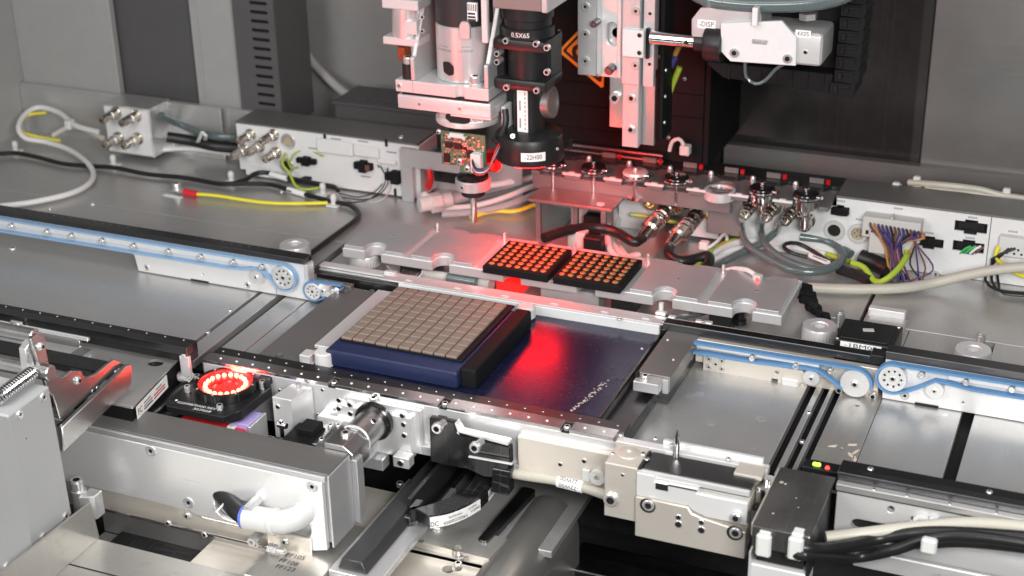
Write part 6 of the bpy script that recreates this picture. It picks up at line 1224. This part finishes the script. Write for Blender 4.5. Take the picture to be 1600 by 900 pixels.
# behind the carrier, left of centre: clear hoses and a translucent connector
t = thing('hose_connector', 'translucent plastic hose connector beside the pick nozzle', 'connector', PZ(690, 320, 0)); a, b = PZ(655, 320, 14), PZ(705, 312, 14)
part(t, 'body', MB().cyl(a, b, 8, 16).cyl(PZ(672, 318, 14), PZ(688, 315, 14), 10.4, 6).sphere(PZ(664, 306, 20), 5, 12), 'nylon'); part(t, 'stub', MB().cyl(b, PZ(730, 306, 16), 6, 14), 'hose_clear')
for i, (l, m, r) in enumerate((([(700, 318, 10), (740, 312, 12), (790, 300, 16), (840, 285, 20), (870, 280, 22)], 'hose_teal', 3.2), ([(690, 325, 6), (740, 322, 8), (790, 308, 14), (830, 292, 18), (860, 285, 20)], 'cable_white', 3.0), ([(690, 335, 5), (750, 330, 6), (800, 318, 10), (840, 302, 14), (870, 292, 18)], 'hose_clear', 3.6), ([(740, 292, 16), (780, 288, 18), (820, 280, 20), (850, 272, 24)], 'cable_white', 3.4), ([(735, 340, 3), (770, 330, 4), (805, 330, 4), (835, 320, 6)], 'cable_yellow', 2.2))):
    single('hose', ('teal hose of the bundle behind the nozzle shaft', 'white cable of the bundle behind the nozzle shaft', 'clear hose lowest in the bundle behind the nozzle shaft', 'white cable topmost in the bundle behind the nozzle shaft', 'yellow wire beneath the bundle behind the nozzle shaft')[i], 'hose', MB().tube(zt(l), r, 10), m, group='hose bundle behind the nozzle')
# centre: white cable loops, black cables from the plugs, yellow green wires
wl = [[(965, 325, 14), (955, 350, 12), (960, 385, 9), (985, 405, 7), (1030, 415, 6), (1080, 412, 6), (1120, 398, 6), (1160, 388, 6)],
      [(972, 325, 10), (964, 355, 8), (972, 392, 5), (1000, 412, 4), (1050, 420, 4), (1100, 412, 4), (1140, 396, 4)],
      [(958, 330, 20), (950, 360, 18), (956, 395, 14), (985, 412, 11), (1020, 420, 10)],
      [(1000, 408, 10), (1050, 412, 10), (1100, 402, 10), (1150, 380, 10), (1200, 378, 8), (1290, 398, 6)]]
for i, l in enumerate(wl):
    single('loop_cable', ('innermost white cable curving behind the right chip tray', 'lowest white cable curving behind the right chip tray', 'leftmost white cable curving behind the right chip tray', 'long white cable leading from the chip trays to the right box')[i], 'cable', MB().tube(zt(l), 3.4, 10), 'cable_white', group='white cables behind the chip tray')
single('cable_band', 'pale paper band round the white cables behind the chip tray', 'band', MB().obox(PZ(990, 402, 9), (1, -.8, 0), (.8, 1, 0), (0, 0, 1), 8, 16, 8, 2), 'plastic_white')
bl_ = [[(1004, 372, 22), (990, 378, 22), (965, 364, 24), (940, 357, 26), (915, 356, 28), (880, 362, 30), (850, 372, 30)], [(1046, 386, 20), (1046, 398, 18), (1062, 408, 16), (1090, 404, 16), (1106, 400, 18), (1108, 410, 16), (1098, 424, 12), (1078, 440, 8)]]
for i, l in enumerate(bl_): single('black_cable', ('thick black cable from the left metal plug to the carrier', 'black cable with a loop from the right metal plug')[i], 'cable', MB().tube(zt(l), 5.0, 14, step=3), 'cable_black', group='black cables of the metal plugs')
single('earth_wire', 'yellow green wire passing under the looped black cable', 'wire', MB().tube(zt([(1065, 432, 10), (1090, 415, 12), (1110, 395, 12), (1135, 380, 10), (1170, 375, 8), (1260, 388, 6), (1330, 410, 6)]), 2.6, 10), 'cable_green')
single('earth_wire', 'yellow wire lying beneath the white sockets at centre right', 'wire', MB().tube(zt([(985, 335, 22), (1010, 338, 20), (1060, 348, 14), (1120, 355, 10), (1180, 362, 8)]), 2.2, 8), 'cable_green')
single('cable_tie', 'white tie round the wires beside the teal hoses', 'cable tie', MB().tube(zt([(1106, 388, 16), (1120, 378, 20), (1132, 366, 20), (1136, 378, 10), (1118, 392, 6)]), 1.6, 8).box(*(lambda p: (p.x-5, p.x+4, p.y-4, p.y+4, p.z-3, p.z+5))(PZ(1101, 385, 16)), 1), 'nylon')
th = [[(1160, 348), (1158, 356, 22), (1168, 382, 18), (1200, 404, 12), (1240, 422, 8), (1280, 424, 8), (1308, 415, 10), (1318, 400, 14), (1310, 386, 18)],
      [(1190, 350), (1189, 362, 22), (1198, 384, 16), (1225, 405, 10), (1260, 418, 8), (1290, 420, 8), (1312, 408, 10), (1312, 390, 14), (1290, 376, 18), (1250, 370, 20)],
      [(1220, 354), (1212, 362, 22), (1190, 380, 14), (1160, 394, 8), (1120, 415, 5), (1095, 432, 4)]]
for i, l in enumerate(th):
    P = [PY(l[0][0], l[0][1]-6, 268)]+zt(l[1:]); single('teal_hose', ('leftmost teal hose from the three metal plugs, looping right', 'middle teal hose from the three metal plugs', 'right teal hose crossing to the lower left')[i], 'hose', MB().tube(P, 3.6, 12, step=3), 'hose_teal', group='teal hoses of the right box')
single('blue_hose', 'blue hose lying along the foot of the right box', 'hose', MB().tube(zt([(1165, 358, 16), (1205, 362, 16), (1250, 366, 16), (1300, 380, 14), (1330, 398, 10)]), 4.4, 12), 'hose_teal')
single('loop_wire', 'thin black wire loop inside the teal hose loop', 'wire', MB().tube(zt([(1262, 402, 8), (1240, 396, 10), (1226, 388, 12), (1228, 381, 14), (1245, 380, 14), (1270, 392, 10), (1300, 412, 6)]), 2.0, 8), 'cable_black')
t = thing('cable_flag', 'white paper flag on the thin black loop', 'label', PZ(1285, 405, 6)); part(t, 'flag', MB().obox(PZ(1280, 405, 8), PZ(1295, 412, 6)-PZ(1265, 400, 8), (0, 1, .3), (0, -.3, 1), 24, 6, .6, 0), 'label_white'); part(t, 'print', MB().obox(PZ(1281, 404, 9), PZ(1295, 412, 6)-PZ(1265, 400, 8), (0, 1, .3), (0, -.3, 1), 15, 1.2, .8, 0), 'ink_grey')
single('cream_cable', 'thick cream cable crossing the right rear deck', 'cable', MB().tube(zt([(1262, 449, 6), (1300, 451, 6), (1350, 452, 6), (1410, 450, 7)])+[PY(1460, 442, 258), PY(1510, 430, 264), PY(1560, 421, 268), PY(1640, 414, 272)], 4.7, 16), 'cable_cream')
# loose bits under the carrier
t = thing('valve_fitting', 'grey pneumatic fittings and spring under the carrier front edge', 'fitting', PZ(640, 440, 0)); a = PZ(625, 424, 8)
part(t, 'body', MB().cyl(PZ(660, 428, 10), PZ(740, 440, 10), 5, 14).cyl(PZ(745, 440, 10), PZ(768, 444, 10), 8, 16), 'plastic_grey'); part(t, 'hose', MB().cyl(PZ(700, 434, 14), PZ(745, 441, 14), 5.4, 14), 'hose_teal'); part(t, 'leaf', MB().obox(PZ(617, 424, 12), (1, -.9, 0), (.9, 1, 0), (0, 0, 1), 30, 6, 2, .4), 'alu_matt')
g = MB()
for k in range(7): p = PZ(628+k*4.4, 427+k*.9, 12); g.cyl((p.x, p.y-3, p.z), (p.x+1, p.y+4, p.z+2), 1.2, 6)
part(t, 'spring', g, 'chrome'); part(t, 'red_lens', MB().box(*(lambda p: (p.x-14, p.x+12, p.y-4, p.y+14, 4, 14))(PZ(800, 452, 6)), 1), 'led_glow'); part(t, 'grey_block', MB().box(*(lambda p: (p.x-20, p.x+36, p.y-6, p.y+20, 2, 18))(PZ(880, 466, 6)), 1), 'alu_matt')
single('thin_hose', 'thin green hose under the carrier in front of the dark notch', 'hose', MB().tube(zt([(1036, 493, 22), (1060, 494, 20), (1090, 492, 14), (1110, 486, 8)]), 1.8, 8), 'hose_teal')
single('guide_pin', 'small black guide pin under the right end of the carrier', 'pin', MB().lathe(PZ(1156, 505, 4), (0, 0, 1), [(6, 0), (6, 4), (4, 5), (4, 10), (5.4, 11), (5.4, 14), (0, 14)], 16), 'black_gloss')
